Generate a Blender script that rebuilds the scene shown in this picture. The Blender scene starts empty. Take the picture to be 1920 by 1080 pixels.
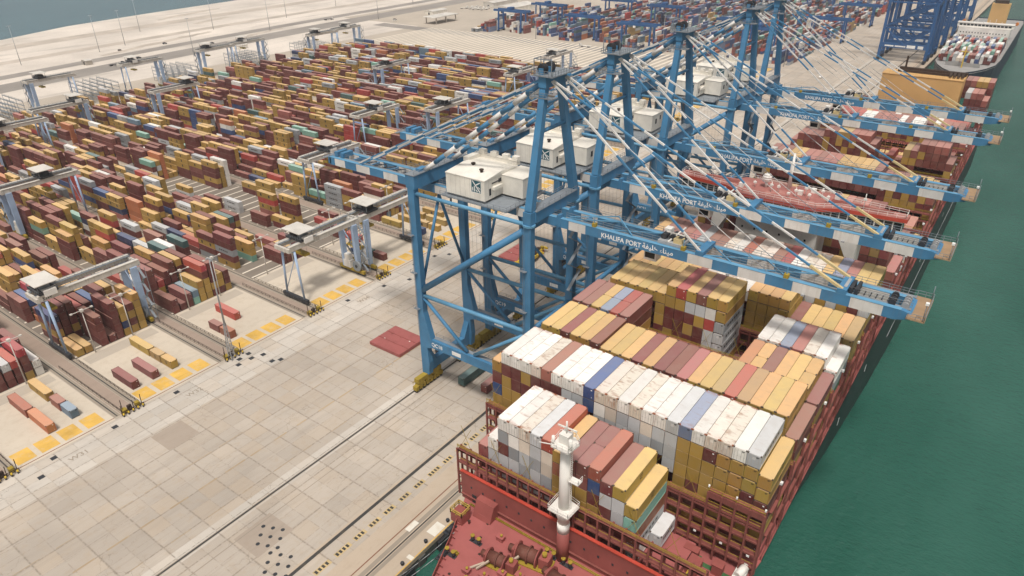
import bpy, math, random
from mathutils import Vector, Matrix
random.seed(11)
S = bpy.context.scene
COL = S.collection
V = Vector
rad = math.radians

# ------------------------------------------------------------------ helpers
class MB:
    """collects simple shapes and links them as ONE mesh object"""
    def __init__(s): s.v = []; s.f = []; s.m = []; s.sm = []
    def poly(s, pts, m=0, sm=False):
        n = len(s.v); s.v += [tuple(p) for p in pts]; s.f.append(tuple(range(n, n+len(pts)))); s.m.append(m); s.sm.append(sm)
    def _add(s, vs, fs, m, sm=False):
        n = len(s.v); s.v += [tuple(p) for p in vs]
        for f in fs: s.f.append(tuple(i+n for i in f)); s.m.append(m); s.sm.append(sm)
    def box(s, x0, x1, y0, y1, z0, z1, m=0):
        s._add([(x0,y0,z0),(x1,y0,z0),(x1,y1,z0),(x0,y1,z0),(x0,y0,z1),(x1,y0,z1),(x1,y1,z1),(x0,y1,z1)],
               [(0,3,2,1),(4,5,6,7),(0,1,5,4),(1,2,6,5),(2,3,7,6),(3,0,4,7)], m)
    def frame(s, p, q):
        p, q = V(p), V(q); d = (q-p); d.normalize()
        up = V((0,0,1)) if abs(d.z) < 0.95 else V((0,1,0))
        r = d.cross(up); r.normalize(); u = r.cross(d)
        return p, q, r, u
    def bar(s, p, q, w, h=None, m=0, w2=None, h2=None):
        """box-section bar: w across, h up"""
        h = h or w; w2 = w2 or w; h2 = h2 or h
        p, q, r, u = s.frame(p, q); vs = []
        for c, a, b in ((p, w, h), (q, w2, h2)):
            for i, j in ((-1,-1),(1,-1),(1,1),(-1,1)): vs.append(c + r*(a/2*i) + u*(b/2*j))
        s._add(vs, [(0,3,2,1),(4,5,6,7),(0,1,5,4),(1,2,6,5),(2,3,7,6),(3,0,4,7)], m)
    def tube(s, p, q, r1, m=0, n=8, r2=None):
        r2 = r1 if r2 is None else r2
        p, q, r, u = s.frame(p, q); vs = []
        for c, a in ((p, r1), (q, r2)):
            for k in range(n):
                t = 2*math.pi*k/n; vs.append(c + r*(a*math.cos(t)) + u*(a*math.sin(t)))
        b = len(s.v); s.v += [tuple(x) for x in vs]
        for k in range(n):
            j = (k+1) % n; s.f.append((b+k, b+j, b+n+j, b+n+k)); s.m.append(m); s.sm.append(True)
        s.f.append(tuple(b+n-1-k for k in range(n))); s.m.append(m); s.sm.append(False)
        s.f.append(tuple(b+n+k for k in range(n))); s.m.append(m); s.sm.append(False)
    def banded(s, p, q, w, h, bands, ms, rnd=False):
        """bar cut into equal bands of alternating materials"""
        p, q = V(p), V(q)
        for i in range(bands):
            a, b = p.lerp(q, i/bands), p.lerp(q, (i+1)/bands)
            if rnd: s.tube(a, b, w/2, ms[i % len(ms)])
            else: s.bar(a, b, w, h, ms[i % len(ms)])
    def prism(s, pts, z0, z1, m=0, mt=None):
        n = len(pts); b = len(s.v)
        s.v += [(x,y,z0) for x,y in pts] + [(x,y,z1) for x,y in pts]
        for k in range(n):
            j = (k+1) % n; s.f.append((b+k,b+j,b+n+j,b+n+k)); s.m.append(m); s.sm.append(False)
        s.f.append(tuple(b+n+k for k in range(n))); s.m.append(m if mt is None else mt); s.sm.append(False)
        s.f.append(tuple(b+n-1-k for k in range(n))); s.m.append(m); s.sm.append(False)
    def extr(s, pts, axis, a0, a1, m=0):
        """polygon extruded along axis 'x' or 'y'; pts are the two other coordinates"""
        n = len(pts); b = len(s.v)
        mk = (lambda p, a: (a,p[0],p[1])) if axis == 'x' else (lambda p, a: (p[0],a,p[1]))
        s.v += [mk(p,a0) for p in pts] + [mk(p,a1) for p in pts]
        for k in range(n):
            j = (k+1) % n; s.f.append((b+k,b+j,b+n+j,b+n+k)); s.m.append(m); s.sm.append(False)
        s.f.append(tuple(b+n+k for k in range(n))); s.m.append(m); s.sm.append(False)
        s.f.append(tuple(b+n-1-k for k in range(n))); s.m.append(m); s.sm.append(False)
    def rail(s, pts, h=1.1, m=0, t=.07, step=2.5, mids=1):
        """hand rail along a polyline"""
        for a, b in zip(pts, pts[1:]):
            a, b = V(a), V(b); L = (b-a).length; n = max(1, round(L/step))
            for k in range(mids+1):
                z = V((0,0,h*(1-k*.5))); s.bar(a+z, b+z, t, t, m)
            for i in range(n+1):
                c = a.lerp(b, i/n); s.bar(c, c+V((0,0,h)), t, t, m)
    def mesh(s, name, mats, cols=None):
        me = bpy.data.meshes.new(name); me.from_pydata(s.v, [], s.f)
        for x in mats: me.materials.append(x)
        me.polygons.foreach_set('material_index', s.m); me.polygons.foreach_set('use_smooth', s.sm)
        me.update(); return me
    def build(s, name, mats, parent=None, loc=None):
        o = bpy.data.objects.new(name, s.mesh(name, mats if isinstance(mats, (list,tuple)) else [mats]))
        COL.objects.link(o)
        if parent: o.parent = parent
        if loc: o.location = loc
        return o
def tag(o, label=None, cat=None, group=None, kind=None):
    for k, v in (('label',label),('category',cat),('group',group),('kind',kind)):
        if v: o[k] = v
    return o
def empty(name, loc=(0,0,0), rz=0, **k):
    o = bpy.data.objects.new(name, None); o.empty_display_size = 1; o.location = loc; o.rotation_euler = (0,0,rz)
    COL.objects.link(o); return tag(o, **k)
KIDS = {}
def kids_of(o):
    return [c for c in COL.objects if c.parent is o]
def copy_tree(o, parent=None, skip=()):
    ch = [c for c in o.children if c.name.split('.')[0] not in skip]
    c = o.copy(); COL.objects.link(c); c.parent = parent
    for k in ch: copy_tree(k, c, skip)
    return c
def text(s, size, mat, parent, name='lettering', loc=(0,0,0), rot=(0,0,0), ext=.02, sx=1, align='LEFT'):
    cu = bpy.data.curves.new(name, 'FONT'); cu.body = s; cu.size = size; cu.extrude = ext; cu.align_x = align; cu.offset = size*.014
    t = bpy.data.objects.new(name, cu); COL.objects.link(t)
    bpy.context.view_layer.update()
    dg = bpy.context.evaluated_depsgraph_get()
    me = bpy.data.meshes.new_from_object(t.evaluated_get(dg)); COL.objects.unlink(t); bpy.data.objects.remove(t)
    me.materials.clear(); me.materials.append(mat)
    o = bpy.data.objects.new(name, me); COL.objects.link(o); o.parent = parent; o.location = loc; o.rotation_euler = rot; o.scale = (sx,1,1)
    return o
ORD = ['nearest','second','third','fourth','fifth','sixth','seventh','eighth','ninth','tenth','eleventh','twelfth','thirteenth','fourteenth','fifteenth','sixteenth',
       'seventeenth','eighteenth','nineteenth','twentieth','twenty-first','twenty-second','twenty-third','twenty-fourth','twenty-fifth','twenty-sixth','twenty-seventh','twenty-eighth']

# ------------------------------------------------------------------ camera
F, YAW, PIT, ROLL = 1326.82, -.637284, .501161, -.010915
CAMP = V((131.4335, -127.297, 134.5152))
fw = V((math.sin(YAW)*math.cos(PIT), math.cos(YAW)*math.cos(PIT), -math.sin(PIT)))
r0 = V((math.cos(YAW), -math.sin(YAW), 0)); u0 = r0.cross(fw)
cr = r0*math.cos(ROLL)+u0*math.sin(ROLL); cu_ = u0*math.cos(ROLL)-r0*math.sin(ROLL)
cam = bpy.data.cameras.new('camera'); co = bpy.data.objects.new('camera', cam); COL.objects.link(co)
cam.sensor_width = 36; cam.lens = F/1920*36; cam.clip_end = 20000; cam.clip_start = 1
co.matrix_world = Matrix(((cr.x,cu_.x,-fw.x,CAMP.x),(cr.y,cu_.y,-fw.y,CAMP.y),(cr.z,cu_.z,-fw.z,CAMP.z),(0,0,0,1)))
S.camera = co
def proj(p):
    d = V(p)-CAMP; z = d.dot(fw)
    return (960+F*d.dot(cr)/z, 540-F*d.dot(cu_)/z) if z > 1 else (-9e9,-9e9)
def area(q):
    a = [proj(p) for p in q]
    if any(p[0] < -60 or p[0] > 1980 or p[1] < -60 or p[1] > 1140 for p in a): return 0
    return abs(sum(a[i-1][0]*a[i][1]-a[i][0]*a[i-1][1] for i in range(len(a))))/2

# ------------------------------------------------------------------ materials
def nodes(name):
    m = bpy.data.materials.new(name); m.use_nodes = True; nt = m.node_tree
    b = nt.nodes['Principled BSDF']; b.inputs['Specular IOR Level'].default_value = .3
    return m, nt, b
def N(nt, t, **k):
    n = nt.nodes.new(t)
    for a, v in k.items():
        if a[0] == '_': n.inputs[int(a[1:])].default_value = v
        else: setattr(n, a, v)
    return n
def mix(nt, fac, a, b, mode='MIX'):
    n = nt.nodes.new('ShaderNodeMix'); n.data_type = 'RGBA'; n.blend_type = mode
    for i, x in ((0,fac),(6,a),(7,b)):
        if isinstance(x, (int,float)): n.inputs[i].default_value = x
        elif isinstance(x, tuple): n.inputs[i].default_value = (*x[:3],1)
        else: nt.links.new(x, n.inputs[i])
    return n.outputs[2]
def math_(nt, op, a, b=None, c=None, clamp=False):
    n = nt.nodes.new('ShaderNodeMath'); n.operation = op; n.use_clamp = clamp
    for i, x in enumerate((a,b,c)):
        if x is None: continue
        if isinstance(x, (int,float)): n.inputs[i].default_value = x
        else: nt.links.new(x, n.inputs[i])
    return n.outputs[0]
def noise(nt, vec, scale, detail=3, rough=.55):
    n = N(nt, 'ShaderNodeTexNoise'); n.inputs['Scale'].default_value = scale; n.inputs['Detail'].default_value = detail; n.inputs['Roughness'].default_value = rough
    nt.links.new(vec, n.inputs['Vector']); return n.outputs[0]
def ramp(nt, x, lo, hi):
    n = N(nt, 'ShaderNodeMapRange'); n.inputs[1].default_value = lo; n.inputs[2].default_value = hi; n.clamp = True
    nt.links.new(x, n.inputs[0]); return n.outputs[0]
def mapped(nt, vec, sc):
    n = N(nt, 'ShaderNodeMapping'); n.inputs['Scale'].default_value = sc; nt.links.new(vec, n.inputs[0]); return n.outputs[0]
def paint(name, c, rough=.5, dirt=.25, dcol=(.20,.15,.11), sc=.35, metal=0, streak=True, obj=False):
    """painted steel: patchy fading, dirt and vertical run-off streaks"""
    m, nt, b = nodes(name); L = nt.links.new
    if obj: pos = N(nt, 'ShaderNodeTexCoord').outputs['Object']
    else: pos = N(nt, 'ShaderNodeNewGeometry').outputs['Position']
    n1 = noise(nt, pos, sc, 4); n2 = noise(nt, mapped(nt, pos, (2.2,2.2,.25)), sc*2, 4, .7)
    col = mix(nt, ramp(nt, n1, .35, .7), tuple(x*.86 for x in c), tuple(min(1,x*1.1) for x in c))
    k = math_(nt, 'MULTIPLY', ramp(nt, n2 if streak else n1, .52, .78), dirt)
    col = mix(nt, k, col, dcol)
    L(col, b.inputs['Base Color']); b.inputs['Roughness'].default_value = rough; b.inputs['Metallic'].default_value = metal
    return m
CRANE_BLUE = paint('crane blue paint', (.062,.205,.37), .5, .38, (.16,.17,.18), sc=.22)
CRANE_PALE = paint('crane light blue paint', (.115,.30,.47), .5, .25, (.22,.22,.22), sc=.2)
DEEP_BLUE = paint('deep blue crane paint', (.022,.095,.25), .5, .2, sc=.1)
WHITE = paint('crane white paint', (.66,.645,.62), .5, .4, (.36,.30,.24), sc=.2)
CREAM = paint('house cream paint', (.78,.74,.66), .5, .22, (.42,.36,.29), sc=.2)
STAY_Y = paint('yellowed stay paint', (.60,.48,.25), .5, .2)
HAZ_Y = paint('bogie yellow paint', (.34,.24,.03), .6, .55, (.05,.04,.03), sc=.8)
BRIGHT_Y = paint('safety yellow paint', (.62,.42,.04), .6, .3, sc=.8)
DARK = paint('dark steel', (.035,.038,.045), .6, .3, sc=.5)
GREY = paint('galvanised steel', (.34,.35,.36), .5, .25, sc=.5)
PIPEG = paint('grey walkway steel', (.22,.245,.27), .55, .2, sc=.5)
ASC_W = paint('yard crane girder paint', (.56,.525,.47), .6, .6, (.20,.15,.10), sc=.22)
ASC_B = paint('yard crane leg paint', (.35,.46,.63), .5, .25, sc=.2)
LETTER = paint('white lettering paint', (.82,.82,.80), .5, .1)
BLACKL = paint('black lettering paint', (.03,.03,.03), .5, .1)
TEAL_E = paint('emblem teal', (.018,.10,.13), .4, .1)
SHIPRED = paint('ship red deck paint', (.355,.108,.10), .65, .6, (.22,.065,.055), sc=.25, streak=False)
BULWK = paint('bulwark red paint', (.285,.083,.072), .55, .25, (.16,.05,.04), sc=.2)
REDEDGE = paint('bright red edge paint', (.46,.065,.042), .5, .15)
LASHRED = paint('lashing bridge red oxide', (.235,.075,.062), .65, .45, (.09,.04,.035), sc=.5)
HULLBLK = paint('hull grey black paint', (.028,.031,.034), .45, .35, (.075,.07,.065), sc=.1)
ROOFRED = paint('bridge roof red paint', (.36,.14,.12), .6, .5, (.55,.36,.30), sc=.3, streak=False)
SHIPWH = paint('ship white paint', (.78,.75,.70), .45, .2, (.45,.36,.28), sc=.15)
GLASSD = paint('dark window glass', (.015,.02,.025), .12, .1)
BUFF = paint('funnel buff paint', (.62,.38,.155), .55, .2, (.40,.24,.10), sc=.05, streak=False)
SOOT = paint('sooty brown steel', (.045,.028,.020), .7, .3)
CONCG = paint('grey concrete', (.42,.38,.33), .85, .3, sc=.3, streak=False)
ROOFG = paint('pale roof sheet', (.60,.57,.52), .6, .25, sc=.1)
GREENP = paint('green deck walkway paint', (.05,.13,.05), .6, .3)
NAVY = paint('navy hull paint', (.014,.026,.055), .5, .15, (.06,.06,.07), sc=.06)
DUSTY = paint('dusty grey deck', (.32,.31,.30), .7, .3, sc=.2, streak=False)
RUBBER = paint('black rubber', (.015,.015,.016), .8, .2)
HAZE, SKY, SUN, EXPO = .0001, .078, 1.75, .49
# ------------------------------------------------------------------ ground, water, markings
def ground_mat(name, base, var, crack=None, tile=None, stain=(.45,.30,.14), st=.35, big=.02, joint=(.20,.165,.13), jw=.10, sk=(.5,.30)):
    m, nt, b = nodes(name); L = nt.links.new
    pos = N(nt, 'ShaderNodeNewGeometry').outputs['Position']
    n1 = noise(nt, pos, big, 5); n2 = noise(nt, pos, .35, 5, .7); n3 = noise(nt, mapped(nt, pos, (1,.12,1)), sk[0], 5, .7)
    col = mix(nt, ramp(nt, n1, .3, .7), tuple(x*(1-var) for x in base), tuple(x*(1+var) for x in base))
    col = mix(nt, math_(nt, 'MULTIPLY', ramp(nt, n2, .5, .8), st), col, stain)
    col = mix(nt, math_(nt, 'MULTIPLY', ramp(nt, n3, .53, .72), sk[1]), col, tuple(x*.62 for x in base))
    if tile:
        sx, sy = tile; sep = N(nt, 'ShaderNodeSeparateXYZ'); L(pos, sep.inputs[0])
        def cell(axis, s, off):
            d = math_(nt, 'DIVIDE', math_(nt, 'ADD', sep.outputs[axis], off), s)
            return math_(nt, 'FLOOR', d), math_(nt, 'FRACT', d)
        def lines(sx, sy, w, soft):
            ox = []
            for ax, s in ((0,sx),(1,sy)):
                fl, fr = cell(ax, s, 37.0 if ax == 0 else 102.6)
                e = math_(nt, 'MULTIPLY', math_(nt, 'MINIMUM', fr, math_(nt, 'SUBTRACT', 1, fr)), s)
                ox.append((fl, ramp(nt, e, w*.3, w+soft)))
            return ox
        wob = noise(nt, pos, 1.3, 2)
        o = lines(sx, sy, jw, .22); cb = N(nt, 'ShaderNodeCombineXYZ'); L(o[0][0], cb.inputs[0]); L(o[1][0], cb.inputs[1])
        wn = N(nt, 'ShaderNodeTexWhiteNoise'); L(cb.outputs[0], wn.inputs['Vector'])
        o2 = lines(sx/2, sy/2, jw*.35, .16); cb2 = N(nt, 'ShaderNodeCombineXYZ'); L(o2[0][0], cb2.inputs[0]); L(o2[1][0], cb2.inputs[1])
        wn2 = N(nt, 'ShaderNodeTexWhiteNoise'); L(cb2.outputs[0], wn2.inputs['Vector'])
        tone = math_(nt, 'ADD', math_(nt, 'MULTIPLY', math_(nt, 'POWER', wn.outputs['Value'], 1.6), .27), math_(nt, 'MULTIPLY', wn2.outputs['Value'], .17))
        col = mix(nt, tone, col, tuple(x*.52 for x in base))
        hue = N(nt, 'ShaderNodeTexWhiteNoise'); L(cb2.outputs[0], hue.inputs['Vector']); hue.noise_dimensions = '4D'; hue.inputs['W'].default_value = 3
        col = mix(nt, math_(nt, 'MULTIPLY', ramp(nt, hue.outputs['Value'], .55, 1), .28), col, (.47,.36,.25))
        j = math_(nt, 'MULTIPLY', o[0][1], o[1][1]); j2 = math_(nt, 'MULTIPLY', o2[0][1], o2[1][1])
        col = mix(nt, math_(nt, 'MULTIPLY', math_(nt, 'SUBTRACT', 1, j2), math_(nt, 'MULTIPLY', ramp(nt, wob, .38, .62), .45)), col, joint)
        col = mix(nt, math_(nt, 'MULTIPLY', math_(nt, 'SUBTRACT', 1, j), math_(nt, 'MULTIPLY', ramp(nt, wob, .25, .6), .62)), col, joint)
        # wandering cracks and rubber scuffs along the driving direction
        vor = N(nt, 'ShaderNodeTexVoronoi', feature='DISTANCE_TO_EDGE'); vor.inputs['Scale'].default_value = .13
        wv = N(nt, 'ShaderNodeVectorMath', operation='ADD'); L(pos, wv.inputs[0])
        nn = N(nt, 'ShaderNodeTexNoise'); nn.inputs['Scale'].default_value = .5; L(pos, nn.inputs['Vector'])
        sc = N(nt, 'ShaderNodeVectorMath', operation='SCALE'); sc.inputs['Scale'].default_value = 3.0; L(nn.outputs[1], sc.inputs[0]); L(sc.outputs[0], wv.inputs[1])
        L(wv.outputs[0], vor.inputs['Vector'])
        ck = math_(nt, 'MULTIPLY', math_(nt, 'SUBTRACT', 1, ramp(nt, vor.outputs[0], .002, .010)), ramp(nt, noise(nt, pos, .06, 2), .5, .62))
        col = mix(nt, math_(nt, 'MULTIPLY', ck, .55), col, joint)
        tr = ramp(nt, noise(nt, mapped(nt, pos, (1,.015,1)), .9, 4, .75), .56, .74)
        col = mix(nt, math_(nt, 'MULTIPLY', tr, .34), col, tuple(x*.5 for x in base))
    L(col, b.inputs['Base Color']); b.inputs['Roughness'].default_value = .88
    bp = N(nt, 'ShaderNodeBump'); bp.inputs['Strength'].default_value = .25; bp.inputs['Distance'].default_value = .05
    L(n2, bp.inputs['Height']); L(bp.outputs[0], b.inputs['Normal'])
    return m
M_APRON = ground_mat('quay concrete slabs', (.475,.415,.352), .18, tile=(10.2,10.4), st=.42, stain=(.40,.29,.175), sk=(.35,.42))
M_LANE = ground_mat('pale transfer lane concrete', (.55,.48,.39), .12, st=.42, stain=(.38,.29,.19), sk=(.3,.4))
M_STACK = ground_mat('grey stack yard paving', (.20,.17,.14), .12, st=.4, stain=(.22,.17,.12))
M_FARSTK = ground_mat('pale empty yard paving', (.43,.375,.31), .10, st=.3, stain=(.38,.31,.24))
M_STRIP = ground_mat('pale support beam concrete', (.68,.61,.51), .08, st=.2)
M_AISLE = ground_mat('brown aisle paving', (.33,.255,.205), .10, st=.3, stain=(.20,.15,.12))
M_SAND = ground_mat('pale sand', (.60,.54,.475), .2, st=.45, stain=(.40,.33,.27), big=.012, sk=(.06,.8))
M_TRACK = ground_mat('compacted sand track', (.46,.40,.34), .2, st=.5, stain=(.58,.51,.43), big=.03, sk=(.1,.5))
M_ROAD = ground_mat('grey asphalt road', (.27,.245,.22), .14, st=.35, stain=(.36,.32,.27), sk=(.12,.4))
M_QUAYTOP = ground_mat('smooth quay edge concrete', (.46,.375,.29), .08, st=.35, stain=(.36,.27,.18))
M_WALL = ground_mat('dark quay wall concrete', (.10,.10,.095), .3, st=.5, stain=(.03,.035,.03))
M_YEL = ground_mat('worn yellow floor paint', (.62,.38,.085), .2, st=.9, stain=(.56,.45,.30), big=.15)
M_WHT = ground_mat('worn white road paint', (.70,.66,.58), .1, st=.5)
M_FADEY = ground_mat('faded yellow paint', (.52,.39,.20), .2, st=.8, stain=(.40,.33,.24), big=.2)
M_PALE = ground_mat('pale grey concrete strip', (.56,.51,.45), .13, st=.4, stain=(.38,.31,.24), sk=(.3,.45), tile=(7.2,10.4), jw=.06)
M_OCHRE = ground_mat('ochre seam filler', (.40,.30,.19), .2, st=.7, stain=(.46,.40,.33))
M_DARKL = ground_mat('dark rail slot', (.05,.048,.046), .2, st=.2)
M_REDL = ground_mat('rusty red rail line', (.20,.085,.055), .2, st=.3)
M_DSLAB = ground_mat('darker concrete slab', (.36,.30,.245), .12, st=.35, stain=(.28,.21,.15))
M_SCUFF = ground_mat('tyre darkened concrete', (.30,.255,.205), .15, st=.4, stain=(.20,.16,.12))
def water_mat(name, deep, shallow, rough):
    m, nt, b = nodes(name); L = nt.links.new
    pos = N(nt, 'ShaderNodeNewGeometry').outputs['Position']
    n1 = noise(nt, mapped(nt, pos, (1,.45,1)), .018, 5)
    L(mix(nt, ramp(nt, n1, .3, .7), deep, shallow), b.inputs['Base Color'])
    b.inputs['Roughness'].default_value = rough; b.inputs['IOR'].default_value = 1.33; b.inputs['Specular IOR Level'].default_value = .8
    w1 = noise(nt, mapped(nt, pos, (1,1.9,1)), .42, 5, .62); w2 = noise(nt, mapped(nt, pos, (1.2,.8,1)), .09, 3)
    w3 = noise(nt, mapped(nt, pos, (1.1,2.2,1)), 1.3, 3, .6)
    h = math_(nt, 'ADD', math_(nt, 'ADD', math_(nt, 'MULTIPLY', w1, .8), math_(nt, 'MULTIPLY', w3, .28)), math_(nt, 'MULTIPLY', w2, 1.6))
    bp = N(nt, 'ShaderNodeBump'); bp.inputs['Strength'].default_value = .8; bp.inputs['Distance'].default_value = .6
    L(h, bp.inputs['Height']); L(bp.outputs[0], b.inputs['Normal'])
    return m
M_SEA = water_mat('green harbour water', (.012,.080,.056), (.036,.125,.095), .08)
M_LAG = water_mat('blue lagoon water', (.085,.165,.20), (.10,.19,.22), .2)

def sheet(name, x0, x1, y0, y1, z, mat, kind='structure', parent=None):
    b = MB(); b.poly([(x0,y0,z),(x1,y0,z),(x1,y1,z),(x0,y1,z)]); o = b.build(name, mat, parent)
    if kind and not parent: o['kind'] = kind
    return o
QX = 44.4                 # quay edge
b = MB(); b.poly([(QX-3,-3000,-4),(6000,-3000,-4),(6000,9000,-4),(QX-3,9000,-4)]); o = b.build('sea_water', M_SEA); o['kind'] = 'structure'
# lagoon shoreline runs slightly askew
shore = [(-846,-400),(-860,120),(-863,217),(-884,262),(-905,309),(-930,430),(-951,575),(-985,760),(-1040,1000),(-1200,2500)]
b = MB(); b.poly([(-6000,-400,-2.2)] + [(x+14,y,-2.2) for x, y in shore] + [(-6000,2500,-2.2)]); o = b.build('lagoon_water', M_LAG); o['kind'] = 'structure'
# the land: one sheet with a sloping beach and a vertical quay wall
b = MB(); top = []
xs = [QX-.02]; z0 = -.12
pts = shore
b.poly([(QX-.9,-400,z0),(QX-.9,2500,z0)] + [(x+22,y,z0) for x, y in reversed(pts)])
for (xa,ya),(xb,yb) in zip(pts, pts[1:]):
    b.poly([(xa+22,ya,z0),(xb+22,yb,z0),(xb-4,yb,-3.4),(xa-4,ya,-3.4)])
o = b.build('sand_ground', M_SAND); o['kind'] = 'structure'
sheet('apron_pavement', -62.6, 31, -320, 520, -.04, M_APRON)
sheet('far_apron_pavement', -62.6, 31, 520, 2400, -.04, M_APRON)
b = MB(); b.box(31, QX, -320, 2400, -1.2, -.03); o = b.build('quay_edge_pavement', M_QUAYTOP); o['kind'] = 'structure'
b = MB(); b.box(QX-1.2, QX-.05, -320, 2400, -9, -1.2)
for k in range(60): b.box(QX-1.2, QX+.35, -300+k*9, -297.8+k*9, -8, -1.25)
o = b.build('quay_wall', M_WALL); tag(o, 'dark concrete quay wall between the apron edge and the water', 'wall')
sheet('yard_pavement', -505, -62.8, -330, 545, -.075, M_FARSTK)
sheet('far_yard_pavement', -640, -62.8, 545.2, 2400, -.075, M_FARSTK)
# roads on the far side of the yard
def strip_road(name, xa, xb, w, z, mat=M_ROAD, y0=-400, y1=1100):
    b = MB(); n = 12
    P = lambda t: (xa+(xb-xa)*t + 6*math.sin(t*9), y0+(y1-y0)*t)
    for i in range(n):
        (x1,a),(x2,c) = P(i/n), P((i+1)/n)
        b.poly([(x1-w/2,a,z),(x1+w/2,a,z),(x2+w/2,c,z),(x2-w/2,c,z)])
    o = b.build(name, mat); o['kind'] = 'structure'; return o
strip_road('perimeter_road', -530, -650, 34, -.05); strip_road('outer_road', -572, -700, 18, -.045)
strip_road('sand_track', -640, -770, 16, -.04, M_TRACK); strip_road('beach_track', -720, -860, 26, -.05, M_TRACK)
sheet('cross_road', -560, -62.8, 520, 541, -.05, M_ROAD)

rb = random.Random(8)                        # low wind-blown berms beside the tracks
for i in range(9):
    xa, ya = rb.uniform(-850,-600), rb.uniform(-60,420); b = MB(); n = 14; L_ = rb.uniform(60,170); w_ = rb.uniform(3,7); hh = rb.uniform(.8,1.8); dx = -.28
    P = [(xa+dx*(t/n)*L_+rb.uniform(-2,2), ya+t/n*L_, hh*math.sin(math.pi*min(max(t/n,.02),.98))**.5*rb.uniform(.6,1)) for t in range(n+1)]
    for (x1,y1,h1),(x2,y2,h2) in zip(P, P[1:]):
        b.poly([(x1-w_,y1,-.13),(x1,y1,h1),(x2,y2,h2),(x2-w_,y2,-.13)][::-1], 0, True); b.poly([(x1,y1,h1),(x1+w_,y1,-.13),(x2+w_,y2,-.13),(x2,y2,h2)][::-1], 0, True)
    o = b.build('sand_berm', M_TRACK); o['kind'] = 'structure'

# apron markings (each a few mm above the slab)
def lines(name, rects, mat, z=-.012):
    b = MB()
    for x0,x1,y0,y1 in rects: b.poly([(x0,y0,z),(x1,y0,z),(x1,y1,z),(x0,y1,z)])
    o = b.build(name, mat); o['kind'] = 'structure'; return o
lines('landside_crane_rail', [(-.26,.26,-320,1500)], M_DARKL); lines('landside_rail_bed', [(-3.2,-.5,-320,1500),(.5,1.0,-320,1500)], M_PALE, -.02); lines('ochre_seam', [(-16.9,-16.4,y,y+random.uniform(3,7)) for y in range(-130,200,8)]+[(-27.2,-27.0,y,y+random.uniform(2,9)) for y in range(-130,120,11)]+[(-6.4,-6.2,y,y+random.uniform(2,8)) for y in range(-130,120,10)], M_OCHRE, -.018); lines('rail_bed_dark_edge', [(-.5,-.26,-320,1500)], M_SCUFF, -.016)  # last strip: narrow darker edge between rail bed and rail
lines('cable_slot', [(24.2,25.1,-320,1500)], M_DARKL); lines('cable_slot_edge', [(23.5,24.15,-320,1500)], M_QUAYTOP, -.02)
lines('waterside_crane_rail', [(38.6,39.0,-320,1500)], M_DARKL, .0); lines('rail_bed_stain', [(37.2,38.3,-320,1500),(39.2,40.2,-320,1500)], M_SCUFF, -.008)
lines('red_cable_line', [(35.8,36.1,-320,1500)], M_REDL, .0); lines('thin_rail_joint', [(5.9,6.15,-320,1500)], M_SCUFF)
yb, db = [], []
y = -110
while y < 60:
    n = random.choice((3,3,4)); yb.append((28.1,29.6,y-.3,y+n*1.05+.2))
    for i in range(n): db.append((28.3,29.3,y+i*1.05,y+i*1.05+.62))
    y += n*1.05+1.6+random.random()
lines('hazard_dash_backing', yb, M_FADEY, -.008); lines('hazard_dashes', db, M_DARKL, .0)
lines('quay_white_plates', [(36.4,37.9,-44,-40.5),(41.2,43.9,-41.5,-37.5),(42.5,44.2,-50,-48.9)], M_WHT, .004)
lines('quay_edge_yellow', [(44.05,44.35,-320,300)], M_YEL, .0)
lines('tyre_dark_slab', [(-46.8,-37.2,-62,-52.6)], M_DSLAB, -.03); lines('grey_patch', [(5,14.4,-70.5,-60)], M_DSLAB, -.032)
for gi, (cx, cy) in enumerate(((7.4,-63.7),(15.6,-67.8))):     # steel socket plates let into the slab
    for i in range(3):
        for j in range(3):
            x, yy = cx+2.4*i+1.75*j, cy+1.05*i-2.1*j
            b = MB(); b.prism([(.52*math.cos(t*.785),.52*math.sin(t*.785)) for t in range(8)], -.03, -.01)
            o = b.build('socket_plate', DARK, None, (x,yy,0))
            tag(o, f"round dark floor socket, {('first','second','third')[i]} column, {('top','middle','bottom')[j]} row of the {('landward','seaward')[gi]} grid of nine", 'floor socket', 'round sockets in the apron')
for i, (x, yy) in enumerate(((-55.5,-88),(-60.6,-82.5),(-59.8,-65.7),(-60.5,-45.7),(-57.6,-25.2),(-60.2,-23),(-57.4,-20.3),(-60.6,-19.2),(-50.3,-17.3),(-56,-16.6),(-48.7,-15),(-60.5,25.6),(-57.5,42),(-53,52),(-60.5,63),(-59,74),(-55,79))):
    b = MB(); b.box(-.8, .8, -.8, .8, -.03, -.005); o = b.build('drain_cover', DARK, None, (x,yy,0))
    tag(o, f"dark square drain cover, {ORD[i].replace('nearest','first')} from the bottom left along the pale apron strip", 'drain cover', 'drain covers in the apron')

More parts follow.
